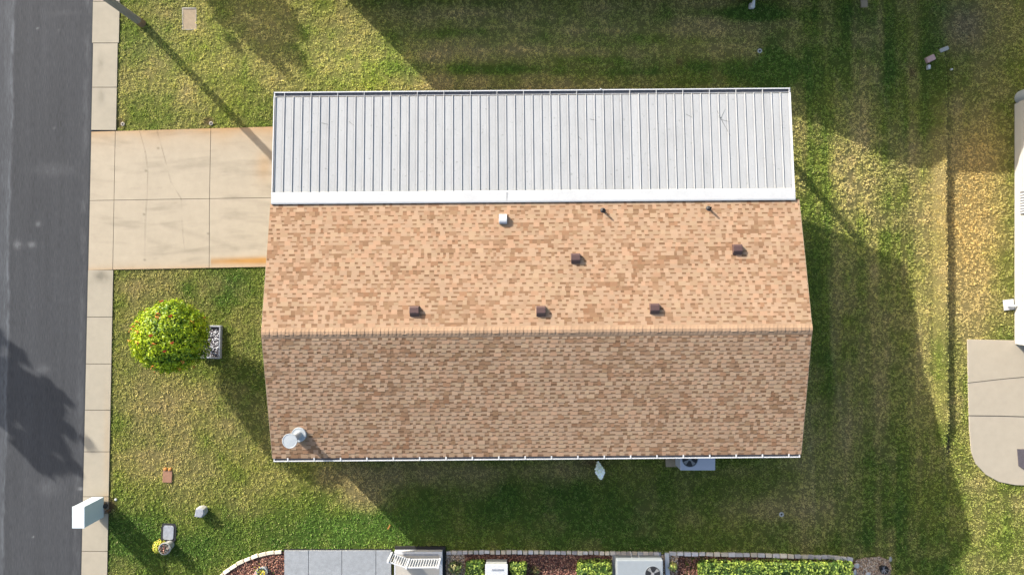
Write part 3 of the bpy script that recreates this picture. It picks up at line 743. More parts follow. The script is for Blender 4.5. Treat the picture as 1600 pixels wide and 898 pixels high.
# home behind, only the foot of its west wall in view
eh = thing('house', 'white home at the right edge, its siding foot above dry brown grass', 'house', (19.2, 2.4, -1.08))
m = MB(); m.box(0, 7.5, -4.55, 4.6, 0, 0.24); m.build('skirting', M['siding'], eh)
m = MB(); m.box(-0.02, 7.5, -4.57, 4.62, 0.242, 2.5); m.build('wall', M['siding'], eh)
m = MB()
for k in range(9): m.box(-0.035, -0.021, -4.55, 4.6, 0.26+k*0.25, 0.45+k*0.25)
m.build('siding_board', M['siding'], eh)
m = MB(); m.xprism([(-4.85,2.48),(0,3.3),(4.9,2.48),(4.9,2.56),(0,3.4),(-4.85,2.56)], -0.3, 8.0); m.build('roof', M['roofN'], eh)
m = MB(); m.box(-0.07,-0.036,0.35,1.2,0.38,0.75); f = m.build('window', M['trough'], eh)
m = MB()
for k in range(8): m.box(-0.085,-0.071,0.37+k*0.1,0.42+k*0.1,0.4,0.73)
m.build('lattice', M['white'], f)
m = MB(); m.tube((-0.35,-3.10,0.12),(0,-3.10,0.14),0.035); m.build('drain_pipe', M['white'], eh)
t = thing('propane_tank', 'small grey upright tank at the corner of the white home on the right edge', 'tank', (19.45, 7.22, -1.08))
m = MB(); m.lathe([(0.26,0),(0.28,0.05),(0.28,0.5),(0.24,0.62),(0.12,0.68)], n=20); m.build('body', M['galv'], t)
m = MB(); m.lathe([(0.1,0.68),(0.1,0.78),(0.07,0.8)], n=14); m.build('collar', M['white'], t)
p = P(1575.5,476,-1.07); m = MB(); m.box(-0.2,0.2,-0.2,0.2,0,0.05,rz=0.12); o = m.build('paver', M['white'], loc=p, bevel=0.012); tag(o, 'white square splash paver on brown grass by the pipe of the white home', 'paver')
p = P(1593,527,-1.05); m = MB(); 
for k in range(14):
    a0, a1 = 2*math.pi*k/14, 2*math.pi*(k+1)/14; m.tube((0.1*math.cos(a0),0.1*math.sin(a0),0),(0.1*math.cos(a1),0.1*math.sin(a1),0),0.018,n=5)
o = m.build('hose_ring', M['white'], loc=p); tag(o, 'small white hose ring where the grass meets the rear slab', 'hose')
m = MB(); q4 = [P(1589,701,PADZ+.03), P(1625,701,PADZ+.03), P(1625,733,PADZ+.03), P(1599,733,PADZ+.03), P(1591,727,PADZ+.03)]
m.prism([(a.x, a.y) for a in q4], PADZ+0.031, PADZ+0.055); o = m.build('door_mat', M['matting']); tag(o, 'dark grey mat on the concrete slab at the right edge', 'mat')

# ------------------------------------------------------------------ trees and plants
def leaf_cloud(pts, nrm, size, cols, rng, spread=0.8, aspect=0.5):
    n = len(pts); d = nrm + rng.normal(0, spread, (n, 3)); d /= np.linalg.norm(d, axis=1)[:, None]
    t = rng.normal(0, 1, (n, 3)); u = np.cross(d, t); u /= np.linalg.norm(u, axis=1)[:, None]; v = np.cross(d, u)
    s = size*rng.uniform(0.6, 1.3, n)[:, None]
    a = pts - u*s; b = pts + v*s*aspect + d*s*0.15; c = pts + u*s; e = pts - v*s*aspect + d*s*0.15
    V = np.stack([a, b, c, e], 1).reshape(-1, 3)
    return V, np.arange(n*4).reshape(-1, 4), cols
def tree(x, y, z0, ht, rad, label, seed, nclump=60, zc=0.72, leaf=0.12, nper=200, cr0=0.14, cr1=0.26, sprig=False):
    rng = np.random.default_rng(seed); t = thing('tree', label, 'tree', (x, y, z0))
    m = MB(); m.tube((0,0,0),(0.1,0.05,ht*0.35),0.22,0.17,10); m.tube((0.1,0.05,ht*0.35),(0,0,ht*0.62),0.17,0.10,10)
    tips = []
    for k in range(7):
        a = k*0.9+rng.uniform(0,0.5); r_ = rad*rng.uniform(0.5,0.8); p = (r_*math.cos(a), r_*math.sin(a), ht*rng.uniform(0.6,0.85)); m.tube((0.05,0.02,ht*rng.uniform(0.35,0.55)), p, 0.08, 0.02, 6)
    m.build('trunk', M['bark'], t)
    P_ = []; C_ = []
    for k in range(nclump):
        spr = sprig and k % 3 == 0
        u = rng.normal(0,1,3); u /= np.linalg.norm(u); r_ = rng.uniform(0.35,1)**0.6*(1.22 if spr else 1.0)
        c = np.array([u[0]*rad*r_, u[1]*rad*r_, ht*zc+u[2]*ht*(1-zc)*r_]); cr_ = rad*rng.uniform(cr0,cr1)*(0.6 if spr else 1)
        d = rng.normal(0,1,(nper,3)); d /= np.linalg.norm(d,axis=1)[:,None]; pp = c + d*cr_*rng.uniform(0.3,1,(nper,1))
        P_.append(pp); C_.append(np.ones((nper,1))*np.array([0.06,0.095,0.03])*rng.uniform(0.7,1.4))
    P_ = np.concatenate(P_); C_ = np.concatenate(C_)
    V,Q,C = leaf_cloud(P_, np.tile([0,0,1.0],(len(P_),1)), leaf, C_, rng)
    np_mesh('crown', V, Q, C, M['leaf'], parent=t)
    return t
sx, sy = 1.776, 1.814
def shade_spot(px, py, z): p = P(px, py); return p.x - sx*z, p.y + sy*z
x, y = shade_spot(38, 645, 5.0); tree(x, y, 0, 5.95, 1.32, 'leafy street tree across the road whose shadow falls on the asphalt', 5, 95, 0.83, nper=60, leaf=0.16, cr0=0.09, cr1=0.19, sprig=True)
x, y = shade_spot(-40, 520, 5.5); tree(x, y, 0, 6.6, 0.9, 'second leafy tree across the road, further up the street', 6, 22, 0.82)
x, y = shade_spot(405, 28, 4.6); tree(x, y, 0, 5.4, 1.3, 'tree in the corner of the northern lawn beyond the lamp post', 9, 60, 0.84, nper=70, leaf=0.15, cr0=0.10, cr1=0.20, sprig=True)
x, y = shade_spot(345, -5, 4.0); tree(x, y, 0, 4.8, 0.7, 'small tree close to the northern neighbour, beside the wider tree', 12, 22, 0.8)

# clipped round shrub on a stem with orange-red blossoms
rng = np.random.default_rng(21)
ZC, RB_ = 1.80, 1.22
c0 = P(267.5, 526, ZC)
tp = thing('round_shrub', 'ball-clipped bright green shrub with red blossoms on the front lawn', 'shrub', (c0.x, c0.y, 0))
m = MB(); m.tube((0,0,0),(0,0,0.75),0.07,0.06,8)
for k in range(6):
    a = k*1.05; m.tube((0,0,0.55),(0.7*math.cos(a),0.7*math.sin(a),1.5),0.035,0.012,6)
m.build('trunk', M['bark'], tp)
n = 15000; d = rng.normal(0,1,(n,3)); d /= np.linalg.norm(d,axis=1)[:,None]
az = np.arctan2(d[:,1], d[:,0]); bumpy = 1+0.022*np.sin(az*5+d[:,2]*4)+0.12*(vn(d[:,0]*6+20, d[:,1]*6+d[:,2]*5+20, 3)-0.5)+0.20*(vn(d[:,0]*15+20, d[:,1]*15+d[:,2]*9+20, 4)-0.6)
rr_ = RB_*bumpy*rng.uniform(0.86,1.02,n)
pp = d*rr_[:,None]*np.array([1,1,0.92]) + np.array([0,0,ZC])
mixv = np.clip(rng.uniform(0,1,n)*0.7+0.6*(vn(pp[:,0]*3+9, pp[:,1]*3+9, 8)-0.3),0,1)[:,None]
cc = np.array([0.032,0.092,0.005])*(1-mixv)+np.array([0.33,0.40,0.010])*mixv
V,Q,C = leaf_cloud(pp, d, 0.048, cc, rng, spread=0.45, aspect=0.55)
cr_o = np_mesh('crown', V, Q, C, M['leaf'], parent=tp)
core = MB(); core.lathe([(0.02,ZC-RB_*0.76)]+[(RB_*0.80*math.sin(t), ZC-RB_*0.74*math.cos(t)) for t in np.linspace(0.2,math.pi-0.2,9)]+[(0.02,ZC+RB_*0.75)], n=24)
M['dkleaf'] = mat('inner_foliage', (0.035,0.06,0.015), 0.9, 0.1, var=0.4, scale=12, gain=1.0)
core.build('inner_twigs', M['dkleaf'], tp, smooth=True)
M['bloom'] = mat('blossom', (1,1,1), 0.6, 0.2, attr=True, trans=0.2, gain=1.0)
def bloom_mesh(seed, col):
    r_ = np.random.default_rng(seed); k = 12; q_ = r_.normal(0,0.03,(k,3)); c = np.ones((k,1))*np.array(col)*r_.uniform(0.7,1.2,(k,1))
    return leaf_cloud(q_, np.tile([0,0,1.0],(k,1)), 0.035, c, r_, 0.9, 0.6)
kinds = [(0.36,0.05,0.03),(0.42,0.15,0.03),(0.45,0.20,0.04)]
protos = []
for i, kc in enumerate(kinds):
    V,Q,C = bloom_mesh(i, kc); protos.append(np_mesh('blossom', V, Q, C, M['bloom'], parent=tp))
spots = [(222,482),(213,513),(212,532),(218,563),(266,487),(268,492),(262,520),(266,534),(238,532),(292,532),(254,572),(300,565),(320,494),(224,508),(237,515),(285,490),(312,500),(290,577),(247,463),(238,588),(306,580),(281,545),(230,500)]
for i, (a, b) in enumerate(spots):
    sx_, sy_ = (a-266)/60.0, -(b-526)/60.0; rr2 = math.hypot(sx_, sy_); kk = min(rr2, 1.02)
    hz = math.sqrt(max(0, 1-kk*kk)) if kk < 1 else -0.05
    f_ = kk/rr2 if rr2 > 0 else 1
    o = protos[i % 3] if i < 3 else protos[i % 3].copy()
    if i >= 3: COL.objects.link(o); o.parent = tp
    o.location = (sx_*f_*RB_*1.01, sy_*f_*RB_*1.01, ZC+hz*RB_*0.94)
fallen = MB(); rr3 = random.Random(8)

# leafy hedge blocks
def hedge(name, label, px0, px1, py0, py1, zt, seed, lite=0.5, round_=0.12, cat='hedge', size=0.042, dens=520, group=None, ghost=0):
    a, b = P(px0, py1, zt), P(px1, py0, zt); b.y = G((px0+px1)/2, py0+2.5).y; cx, cy = (a.x+b.x)/2, (a.y+b.y)/2; hx, hy = (b.x-a.x)/2, (b.y-a.y)/2
    zb = float(hgt(cx, cy)); rng = np.random.default_rng(seed)
    t = thing(name, label, cat, (cx, cy, zb), 0, group); H_ = zt - zb
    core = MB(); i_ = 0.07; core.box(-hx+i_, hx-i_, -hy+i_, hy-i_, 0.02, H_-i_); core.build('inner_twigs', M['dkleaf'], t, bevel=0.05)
    area = 4*hx*hy + 4*(hx+hy)*H_; n = int(area*dens)
    u = rng.uniform(-1,1,(n,3)); face = rng.random(n); pt = 4*hx*hy/area; top = face < pt
    nx = np.zeros((n,3)); pos = u*np.array([hx,hy,H_/2])
    pos[top,2] = H_/2; nx[top,2] = 1
    sd = ~top; lr = sd & (rng.random(n) < hy/(hx+hy)); fb = sd & ~lr
    s1 = np.sign(u[:,0]); pos[lr,0] = s1[lr]*hx; nx[lr,0] = s1[lr]
    s2 = np.sign(u[:,1]); pos[fb,1] = s2[fb]*hy; nx[fb,1] = s2[fb]
    # round the corners and roughen
    lim = np.array([hx-round_, hy-round_, H_/2-round_]); core_ = np.clip(pos, -lim, lim); dv = pos-core_; l = np.linalg.norm(dv,axis=1)[:,None]; l[l==0]=1
    pos = core_ + dv/l*round_*np.minimum(1.0, 1.0) 
    rough = (vn(pos[:,0]*7+50, pos[:,1]*7+pos[:,2]*5+50, seed)-0.5)*0.16
    pos = pos + dv/l*(rough[:,None]-rng.uniform(0,0.05,(n,1))); pos[:,2] += H_/2
    mv = np.clip(rng.uniform(0,1,n)*0.8 + (vn(pos[:,0]*6, pos[:,1]*6+30, 8)-0.5)*1.1 + (lite-0.5),0,1)[:,None]
    c = np.array([0.04,0.085,0.014])*(1-mv)+np.array([0.36,0.43,0.075])*mv
    V,Q,C = leaf_cloud(pos, nx, size, c, rng, 0.6, 0.6)
    np_mesh('foliage', V, Q, C, M['leaf'], parent=t)
    return t
hedge('hedge', 'long clipped yellow-green hedge behind the stone edging, bottom right', 1092, 1334, 870, 925, 0.40, 31, 0.5)
hedge('shrub', 'square dark green shrub at the bottom edge right of the gravel patch', 726, 756, 869, 915, 0.45, 32, 0.3, cat='shrub')
hedge('shrub', 'rounded light green shrub right of the small white cabinet', 795, 823, 870, 915, 0.42, 33, 0.55, cat='shrub', round_=0.2)
hedge('shrub', 'blocky green shrub left of the grey air conditioner at the bottom edge', 901, 955, 870, 915, 0.42, 34, 0.5, cat='shrub')

def tuft_plant(name, label, px, py, r, h, n, cols, seed, cat='plant', size=0.06, z=None):
    rng = np.random.default_rng(seed); p = G(px, py) if z is None else P(px, py, z)
    t = thing(name, label, cat, p); d = rng.normal(0,1,(n,3)); d[:,2] = np.abs(d[:,2])+0.1; d /= np.linalg.norm(d,axis=1)[:,None]
    pos = d*np.array([r,r,h])*rng.uniform(0.4,1,(n,1)); k = rng.integers(0,len(cols),n); c = np.array(cols)[k]*rng.uniform(0.75,1.2,(n,1))
    V,Q,C = leaf_cloud(pos, d, size, c, rng, 0.5, 0.45); np_mesh('leaves', V, Q, C, M['leaf'], parent=t)
    m = MB()
    for k in range(5):
        a = k*1.3; m.tube((0,0,0),(r*0.6*math.cos(a), r*0.6*math.sin(a), h*0.7),0.012,0.005,5)
    m.build('stem', M['bark'], t); return t
tuft_plant('shrub', 'small olive shrub in the tan gravel patch beside the landing', 711, 884, 0.30, 0.35, 240, [(0.14,0.17,0.06),(0.08,0.12,0.03),(0.3,0.27,0.12)], 41, cat='shrub')
tuft_plant('plant', 'yellow-green leafy plant right of the white plank', 1050, 882, 0.20, 0.3, 150, [(0.22,0.28,0.06),(0.1,0.15,0.03),(0.45,0.38,0.12)], 42)
tuft_plant('plant', 'low dark plant at the bottom edge right of the light green shrub', 836, 890, 0.22, 0.2, 90, [(0.07,0.11,0.03),(0.16,0.13,0.05)], 43)
tuft_plant('plant', 'bright yellow-green plant beside the pot on the front lawn', 251, 852, 0.26, 0.35, 420, [(0.42,0.40,0.05),(0.28,0.34,0.05),(0.5,0.38,0.08)], 44, size=0.04)
pw_ = G(935, 733)
rng = np.random.default_rng(45)
t = thing('plant', 'pale silvery-white leafy plant under the middle of the south gutter', 'plant', pw_)
pos = []; 
for k in range(420):
    u = rng.uniform(-1,1); wv = (1-abs(u)**1.6)*0.17; pos.append((wv*rng.uniform(-1,1)+u*0.05*-1+0.02, u*0.30, 0.12+0.22*(1-u*u)*rng.uniform(0.5,1)))
pos = np.array(pos); c = np.array([[0.86,0.85,0.80],[0.82,0.81,0.82],[0.72,0.76,0.55]])[rng.integers(0,3,420)]
V,Q,C = leaf_cloud(pos, np.tile([0,0,1.0],(420,1)), 0.045, c, rng, 0.35, 0.7); np_mesh('leaves', V, Q, C, M['leaf'], parent=t)
m = MB(); [m.tube((0,0,0),(0.03*math.cos(k*1.2)+0.0,0.22*math.sin(k*1.2),0.2),0.012,0.006,5) for k in range(6)]; m.build('stem', M['bark'], t)

# ------------------------------------------------------------------ planting beds
def scatter(name, poly, n, size, cols, seed, label, cat, base_col, flat=0.4, lift=0.0):
    rng = np.random.default_rng(seed); poly = [(p[0], p[1]) for p in poly]; xs_ = [p[0] for p in poly]; ys_ = [p[1] for p in poly]
    x = rng.uniform(min(xs_), max(xs_), n*2); y = rng.uniform(min(ys_), max(ys_), n*2); k = in_poly(x, y, poly); x = x[k][:n]; y = y[k][:n]; n = len(x)
    z = hgt(x, y)+0.015+rng.uniform(0,0.02,n)+lift
    base = np.array([(1,0,0),(0,1,0),(-1,0,0),(0,-1,0),(0,0,1),(0,0,-1)], float)
    fs = np.array([(0,1,4),(1,2,4),(2,3,4),(3,0,4),(1,0,5),(2,1,5),(3,2,5),(0,3,5)])
    s = size*rng.uniform(0.5,1.3,(n,1)); sc3 = np.concatenate([s*rng.uniform(0.8,1.5,(n,1)), s*rng.uniform(0.4,1.0,(n,1)), s*flat],1)
    a = rng.uniform(0,6.28,n); ca, sa = np.cos(a)[:,None], np.sin(a)[:,None]
    B = base[None]*sc3[:,None,:]; tl = rng.uniform(-0.4,0.4,n)[:,None]
    bx = B[:,:,0]*ca-B[:,:,1]*sa; by = B[:,:,0]*sa+B[:,:,1]*ca; bz = B[:,:,2]+tl*B[:,:,0]*0.5
    V = np.stack([bx+x[:,None], by+y[:,None], bz+z[:,None]],2).reshape(-1,3)
    Q = (fs[None]+6*np.arange(n)[:,None,None]).reshape(-1,3)
    cc = np.array(cols)[rng.integers(0,len(cols),n)]*rng.uniform(0.7,1.25,(n,1))
    o = np_mesh(name, V, Q, np.repeat(cc,8,axis=0), M['chips']); tag(o, label, cat, kind='stuff')
    return o
def bed_sheet(name, poly, col, dz):
    c = [(p[0], p[1], float(hgt(p[0], p[1]))) for p in poly]; m = MB(); m.prism(c, -0.05, dz, col=col)
    o = m.build(name, M['conc']); tag(o, kind='structure')
MUL = [(0.20,0.09,0.065),(0.13,0.06,0.05),(0.28,0.14,0.10),(0.34,0.20,0.14),(0.09,0.05,0.045)]
GRA = [(0.55,0.40,0.26),(0.62,0.48,0.34),(0.45,0.27,0.16),(0.7,0.6,0.48),(0.3,0.22,0.17),(0.5,0.42,0.36)]
bed_sheet('left_bed_soil', [(p.x,p.y) for p in bedL], (0.10,0.055,0.042), 0.012)
scatter('mulch', bedL, 3500, 0.035, MUL, 51, 'reddish bark mulch inside the curved edging left of the patio', 'mulch', None)
g1 = [G(697,865),G(726,865),G(730,930),G(697,930)]; g2_ = [G(955,866),G(1039,866),G(1039,875),G(1060,866),G(1060,930),G(955,930)]
g2_ = [G(955,866),G(1060,866),G(1056,930),G(955,930)]; g3 = [G(1337,874),G(1350,871),G(1375,869),G(1388,874),G(1392,885),G(1385,930),G(1334,930)]
m1 = [G(726,865),G(955,866),G(955,930),G(730,930)]; m2 = [G(1060,866),G(1130,867),G(1230,869),G(1334,875),G(1334,930),G(1056,930)]
for i, (pl, c) in enumerate(((g1,(0.28,0.2,0.14)),(g2_,(0.28,0.2,0.14)),(g3,(0.28,0.2,0.14)),(m1,(0.10,0.055,0.042)),(m2,(0.10,0.055,0.042)))):
    bed_sheet('planting_bed', [(p.x,p.y) for p in pl], c, 0.01)
scatter('mulch', m1, 8000, 0.035, MUL, 52, 'dark red bark mulch between the small shrubs at the bottom edge', 'mulch', None)
scatter('mulch', m2, 6000, 0.035, MUL, 53, 'dark red bark mulch in front of the long clipped hedge', 'mulch', None)
scatter('gravel', g1, 1500, 0.028, GRA, 54, 'tan gravel patch right beside the white-railed landing', 'gravel', None, 0.6)
scatter('gravel', g2_, 3000, 0.028, GRA, 55, 'tan gravel round the grey air conditioner and white plank', 'gravel', None, 0.6)
scatter('gravel', g3, 2800, 0.028, GRA, 56, 'tan gravel in the rounded end of the bed right of the long hedge', 'gravel', None, 0.6)

# edging stones
def stones(path_px, ln, wd, h, label, group, seed, shade):
    rr4 = random.Random(seed); pts = [G(*p) for p in path_px]; proto = None
    segs = [(pts[i+1]-pts[i]).length for i in range(len(pts)-1)]; tot = sum(segs); s = ln/2
    while s < tot-ln*0.3:
        q_ = s; i = 0
        while q_ > segs[i] and i < len(segs)-1: q_ -= segs[i]; i += 1
        d = (pts[i+1]-pts[i]).normalized(); p = pts[i]+d*q_; L_ = ln*rr4.uniform(0.82,1.0)
        v = rr4.uniform(0.75,1.15); c = tuple(np.array(rr4.choice(shade))*v)
        if rr4.random() < 0.985:
            m = MB(); m.box(-L_/2+0.006, L_/2-0.006, -wd/2*rr4.uniform(0.85,1.1), wd/2*rr4.uniform(0.85,1.1), -0.06, h*rr4.uniform(0.75,1.1), col=c)
            o = m.build('edging_stone', M['stonec'], bevel=0.012); o.location = (p.x, p.y+rr4.uniform(-0.008,0.008), float(hgt(p.x,p.y)))
            o.rotation_euler.z = math.atan2(d.y, d.x)+rr4.uniform(-0.06,0.06); tag(o, label, 'edging stone', group)
        s += ln
SH = [(0.45,0.40,0.34),(0.5,0.43,0.33),(0.36,0.33,0.31),(0.42,0.40,0.39)]
stones([(697,862),(760,861.5),(840,861.5),(940,863),(1036,864)], 0.20, 0.13, 0.085, 'rough pale stone in the straight row edging the shrub bed, left of the white plank', 'edging stones left of the white plank', 61, SH)
stones([(1045,863.5),(1130,865),(1230,867.5),(1290,869),(1334,872.5)], 0.27, 0.14, 0.085, 'grey-tan stone in the row edging the bed in front of the long hedge', 'edging stones along the long hedge', 62, [(0.44,0.41,0.38),(0.4,0.38,0.38),(0.5,0.44,0.36)])
stones([(341,903),(355,891),(370,881),(386,873),(404,866.5),(424,862.5),(443,861)], 0.29, 0.12, 0.09, 'cream concrete edging block in the curve round the left mulch bed', 'edging blocks round the curved bed', 63, [(0.56,0.50,0.38),(0.53,0.47,0.37)])

# rocks in the gravel end
M['bonest'] = mat('white_rock', (0.62,0.63,0.62), 0.9, 0.1, var=0.1, scale=12, bump=0.01, bscale=12)
def rock(px, py, r, label, m, seed, sc_=(1,1,0.6), rz=0):
    rr5 = random.Random(seed); p = G(px, py); mb = MB(); prof = [(0.01,-0.2*r),(r*0.9,-0.1*r),(r,0.25*r),(r*0.75,0.55*r*1.2),(r*0.3,r*0.75),(0.01,r*0.8)]
    mb.lathe(prof, n=11); mb.v = [(a*sc_[0]*rr5.uniform(0.85,1.12), b*sc_[1]*rr5.uniform(0.85,1.12), c*sc_[2]) for a,b,c in mb.v]
    o = mb.build('rock', m, loc=p, smooth=True); o.rotation_euler.z = rz; tag(o, label, 'rock'); return o
rock(1338,883,0.11,'white rock at the right end of the long hedge, upper one', M['bonest'], 1)
rock(1335,893,0.09,'white rock touching the corner of the long hedge at the bottom edge', M['bonest'], 2, (0.8,1.4,0.6))
rock(1391,873,0.07,'pale greenish rock on the outer rim of the rounded gravel bed', M['pedestal'], 3, (0.9,1.4,0.7))
rock(1355,897,0.13,'flat white rock at the bottom edge inside the gravel bed', M['bonest'], 4)
pt = thing('plant_pot', 'dark round pot with bare soil in the gravel at the right end of the bed', 'pot', G(1377,886))
m = MB(); m.lathe([(0.11,0),(0.15,0.2),(0.165,0.22),(0.15,0.22),(0.14,0.18),(0.02,0.17)], n=20); m.build('rim', M['rubber'], pt)
tr_ = MB(); r7 = random.Random(3)
for k in range(16):
    a = r7.uniform(0,6.28); tr_.tube((0,0,0.17),(0.16*math.cos(a),0.16*math.sin(a),r7.uniform(0.18,0.3)),0.01,0.004,4)
tr_.build('dry_stems', M['greyst'], pt)

# patio, landing and white railing
m = MB(); xs_ = [445,483,535,588,612]
pats = []
for a, b in zip(xs_[:-1], xs_[1:]):
    p, q_ = G(a,858.5), G(b,930); m.box(p.x+0.008, q_.x-0.008, q_.y, p.y, -0.03, 0.075)
o = m.build('patio', M['patio'], bevel=0.006); tag(o, kind='structure')
m = MB(); p, q_ = G(443.6,857), G(612,930); m.box(p.x, q_.x, q_.y, p.y, -0.03, 0.03); o = m.build('patio_bed', M['rubber']); tag(o, kind='structure')
ld = thing('landing', 'raised cream entry landing with grey trim and white railing at the bottom edge', 'landing', (0,0,0))
a, b = P(616,861.5,0.30), P(691,940,0.30); e_ = G(697,857)
m = MB(); m.box(a.x-0.02, e_.x-0.02, b.y, a.y+0.10, -0.03, 0.10); m.build('dark_skirt', M['rubber'], ld)
m = MB(); m.box(a.x+0.05, b.x-0.1, b.y, a.y-0.1, 0.02, 0.295); m.build('floor', M['deck'], ld)
m = MB(); m.box(a.x, b.x, a.y-0.1+0.002, a.y, 0.03, 0.30); m.box(b.x-0.098, b.x, b.y, a.y-0.1, 0.03, 0.30); m.box(a.x, a.x+0.048, b.y, a.y-0.1, 0.03, 0.30); m.build('trim', M['gutter'], ld)
m = MB(); p0, p1 = P(630,864.5,0.3), P(690,865,0.3); m.box(p0.x, p1.x-0.12, p0.y-0.06, p0.y-0.01, 0.297, 0.31); m.build('threshold_strip', M['greyst'], ld)
rl = thing('railing', 'white slatted railing with an angled end section standing on the cream landing', 'railing', (0,0,0.296))
A_, B_, C_2 = P(688,871.5,0.3), P(640,872,0.3), P(612.5,863,0.3)
def rail_section(p, q_, n, mid_post=True):
    d = Vector((q_.x-p.x, q_.y-p.y, 0)); L_ = d.length; d.normalize()
    for z in (0.09, 0.80):
        m = MB(); m.tube((p.x,p.y,z),(q_.x,q_.y,z),0.028,n=4); m.build('rail', M['white'], rl)
    for k in range(1, n):
        c = p + d*(L_*k/n); m = MB(); m.box(c.x-0.014,c.x+0.014,c.y-0.014,c.y+0.014,0.10,0.79); m.build('baluster', M['white'], rl)
rail_section(A_, B_, 12); rail_section(B_, C_2, 8)
for p in (A_, B_, C_2): m = MB(); m.box(p.x-0.035,p.x+0.035,p.y-0.035,p.y+0.035,0.0,0.86); m.build('post', M['white'], rl)

# grey unit, cabinet, plank at the bottom edge
a, b = P(964,922,0.6), P(1036,875,0.6)
ac3 = thing('air_conditioner', 'large grey-blue air conditioner at the bottom edge between blocky shrub and white plank', 'air conditioner', (0,0,0))
f = P(1020,896,0.61); ac_unit(ac3, a.x, b.x, a.y, b.y, 0.06, 0.60, f.x, f.y, 0.27, M['unit'])
m = MB(); m.box(a.x-0.08, b.x+0.05, a.y-0.05, b.y+0.06, -0.02, 0.055); m.build('concrete_base', M['greyst'], ac3)
for dx in (0.58, 0.85):
    m = MB(); m.tube((a.x+dx,b.y-0.02,0.35),(a.x+dx,b.y+0.12,0.10),0.02); m.build('pipe', M['white'], ac3)
a, b = P(759,925,0.55), P(792,882,0.55)
cb = thing('utility_cabinet', 'small pale cabinet between the two leafy shrubs at the bottom edge', 'cabinet', (0,0,0))
m = MB(); m.box(a.x, b.x, a.y, b.y, 0.0, 0.54); m.build('body', M['pedestal'], cb, bevel=0.015)
m = MB(); m.box(a.x-0.02, b.x+0.03, a.y, b.y+0.03, 0.542, 0.57); m.build('lid', M['gutter'], cb, bevel=0.008)
m = MB(); m.box(a.x+0.22, a.x+0.62, b.y-0.18, b.y-0.13, 0.571, 0.59); m.build('handle', M['greyst'], cb)
p, q_ = G(1041,862), G(1045,925); m = MB(); m.box(-0.075, 0.075, q_.y-p.y, 0, 0.03, 0.11)
o = m.build('plank', M['white'], loc=(p.x,p.y,0)); o.rotation_euler.z = 0.04; tag(o, 'white plank lying across the bed right of the grey air conditioner', 'plank')
# pot in the left mulch bed
pt = thing('plant_pot', 'pale pot with a yellow-flowering plant in the curved mulch bed', 'pot', G(414,889))
m = MB(); m.lathe([(0.12,0),(0.18,0.26),(0.205,0.28),(0.205,0.31),(0.175,0.31),(0.165,0.25),(0.02,0.24)], n=22); m.build('bowl', M['galv'], pt)
rng = np.random.default_rng(71); k = 130; pos = rng.normal(0,0.13,(k,3)); pos[:,2] = 0.30+np.abs(pos[:,2])*0.8
c = np.array([(0.08,0.1,0.03),(0.55,0.45,0.04),(0.05,0.04,0.03),(0.15,0.2,0.04)])[rng.integers(0,4,k)]
V,Q,C = leaf_cloud(pos, np.tile([0,0,1.0],(k,1)), 0.045, c, rng, 0.6, 0.5); np_mesh('leaves', V, Q, C, M['leaf'], parent=pt)
p = G(402,894); m = MB(); m.box(-0.07,0.07,-0.17,0.17,0,0.16,rz=-0.5); o = m.build('block', M['pink'], loc=p, bevel=0.01); tag(o, 'upright pale block standing just left of the pot in the mulch bed', 'block')

# ------------------------------------------------------------------ street side things
# lamp post
lp = thing('lamp_post', 'tapered grey lamp post by the kerb at the top left', 'lamp post', G(222,37))
m = MB(); m.lathe([(0.145,0),(0.145,0.30),(0.135,0.32)], n=18); m.build('foot', M['poleb'], lp)
m = MB(); m.lathe([(0.134,0.321),(0.128,1.5),(0.115,4.55)], n=18); m.build('shaft', M['pole'], lp, smooth=False)
m = MB(); m.lathe([(0.05,4.55),(0.16,4.62),(0.2,4.95),(0.06,5.05)], n=14); m.build('lantern', M['galv'], lp)
# mailbox housing
ZT, ZB = 1.28, 0.14
a, b = P(112.5,791,ZT), P(132,825,ZT)
mbx = thing('mailbox', 'tall white box mailbox on an arm over the kerb at the lower left', 'mailbox', ((a.x+b.x)/2, (a.y+b.y)/2, 0))
hx, hy = (b.x-a.x)/2, (a.y-b.y)/2
m = MB(); m.box(-hx+0.008, hx-0.008, -hy+0.008, hy-0.008, ZB, ZT-0.03); m.build('body', M['mailb'], mbx, bevel=0.01)
m = MB(); m.box(-hx, hx, -hy, hy, ZT-0.028, ZT); m.build('lid', M['mailt'], mbx, bevel=0.008)
m = MB(); q_ = G(171,797); lx, ly = q_.x-(a.x+b.x)/2, q_.y-(a.y+b.y)/2
m.box(lx-0.05, lx+0.05, ly-0.05, ly+0.05, -0.02, 0.22); m.build('post', M['bark'], mbx)
m = MB(); m.box(hx-0.3, lx+0.05, ly-0.03, ly+0.03, 0.06, ZB-0.004); m.build('arm', M['galv'], mbx)
m = MB(); m.lathe([(0.08,0.0),(0.10,0.10),(0.06,0.18),(0.01,0.2)], lx-0.11, ly+0.2, 12); m.build('counterweight', M['black'], mbx)
rock(181,780,0.05,'small pale stone in the bare soil behind the white mailbox', M['bonest'], 11)

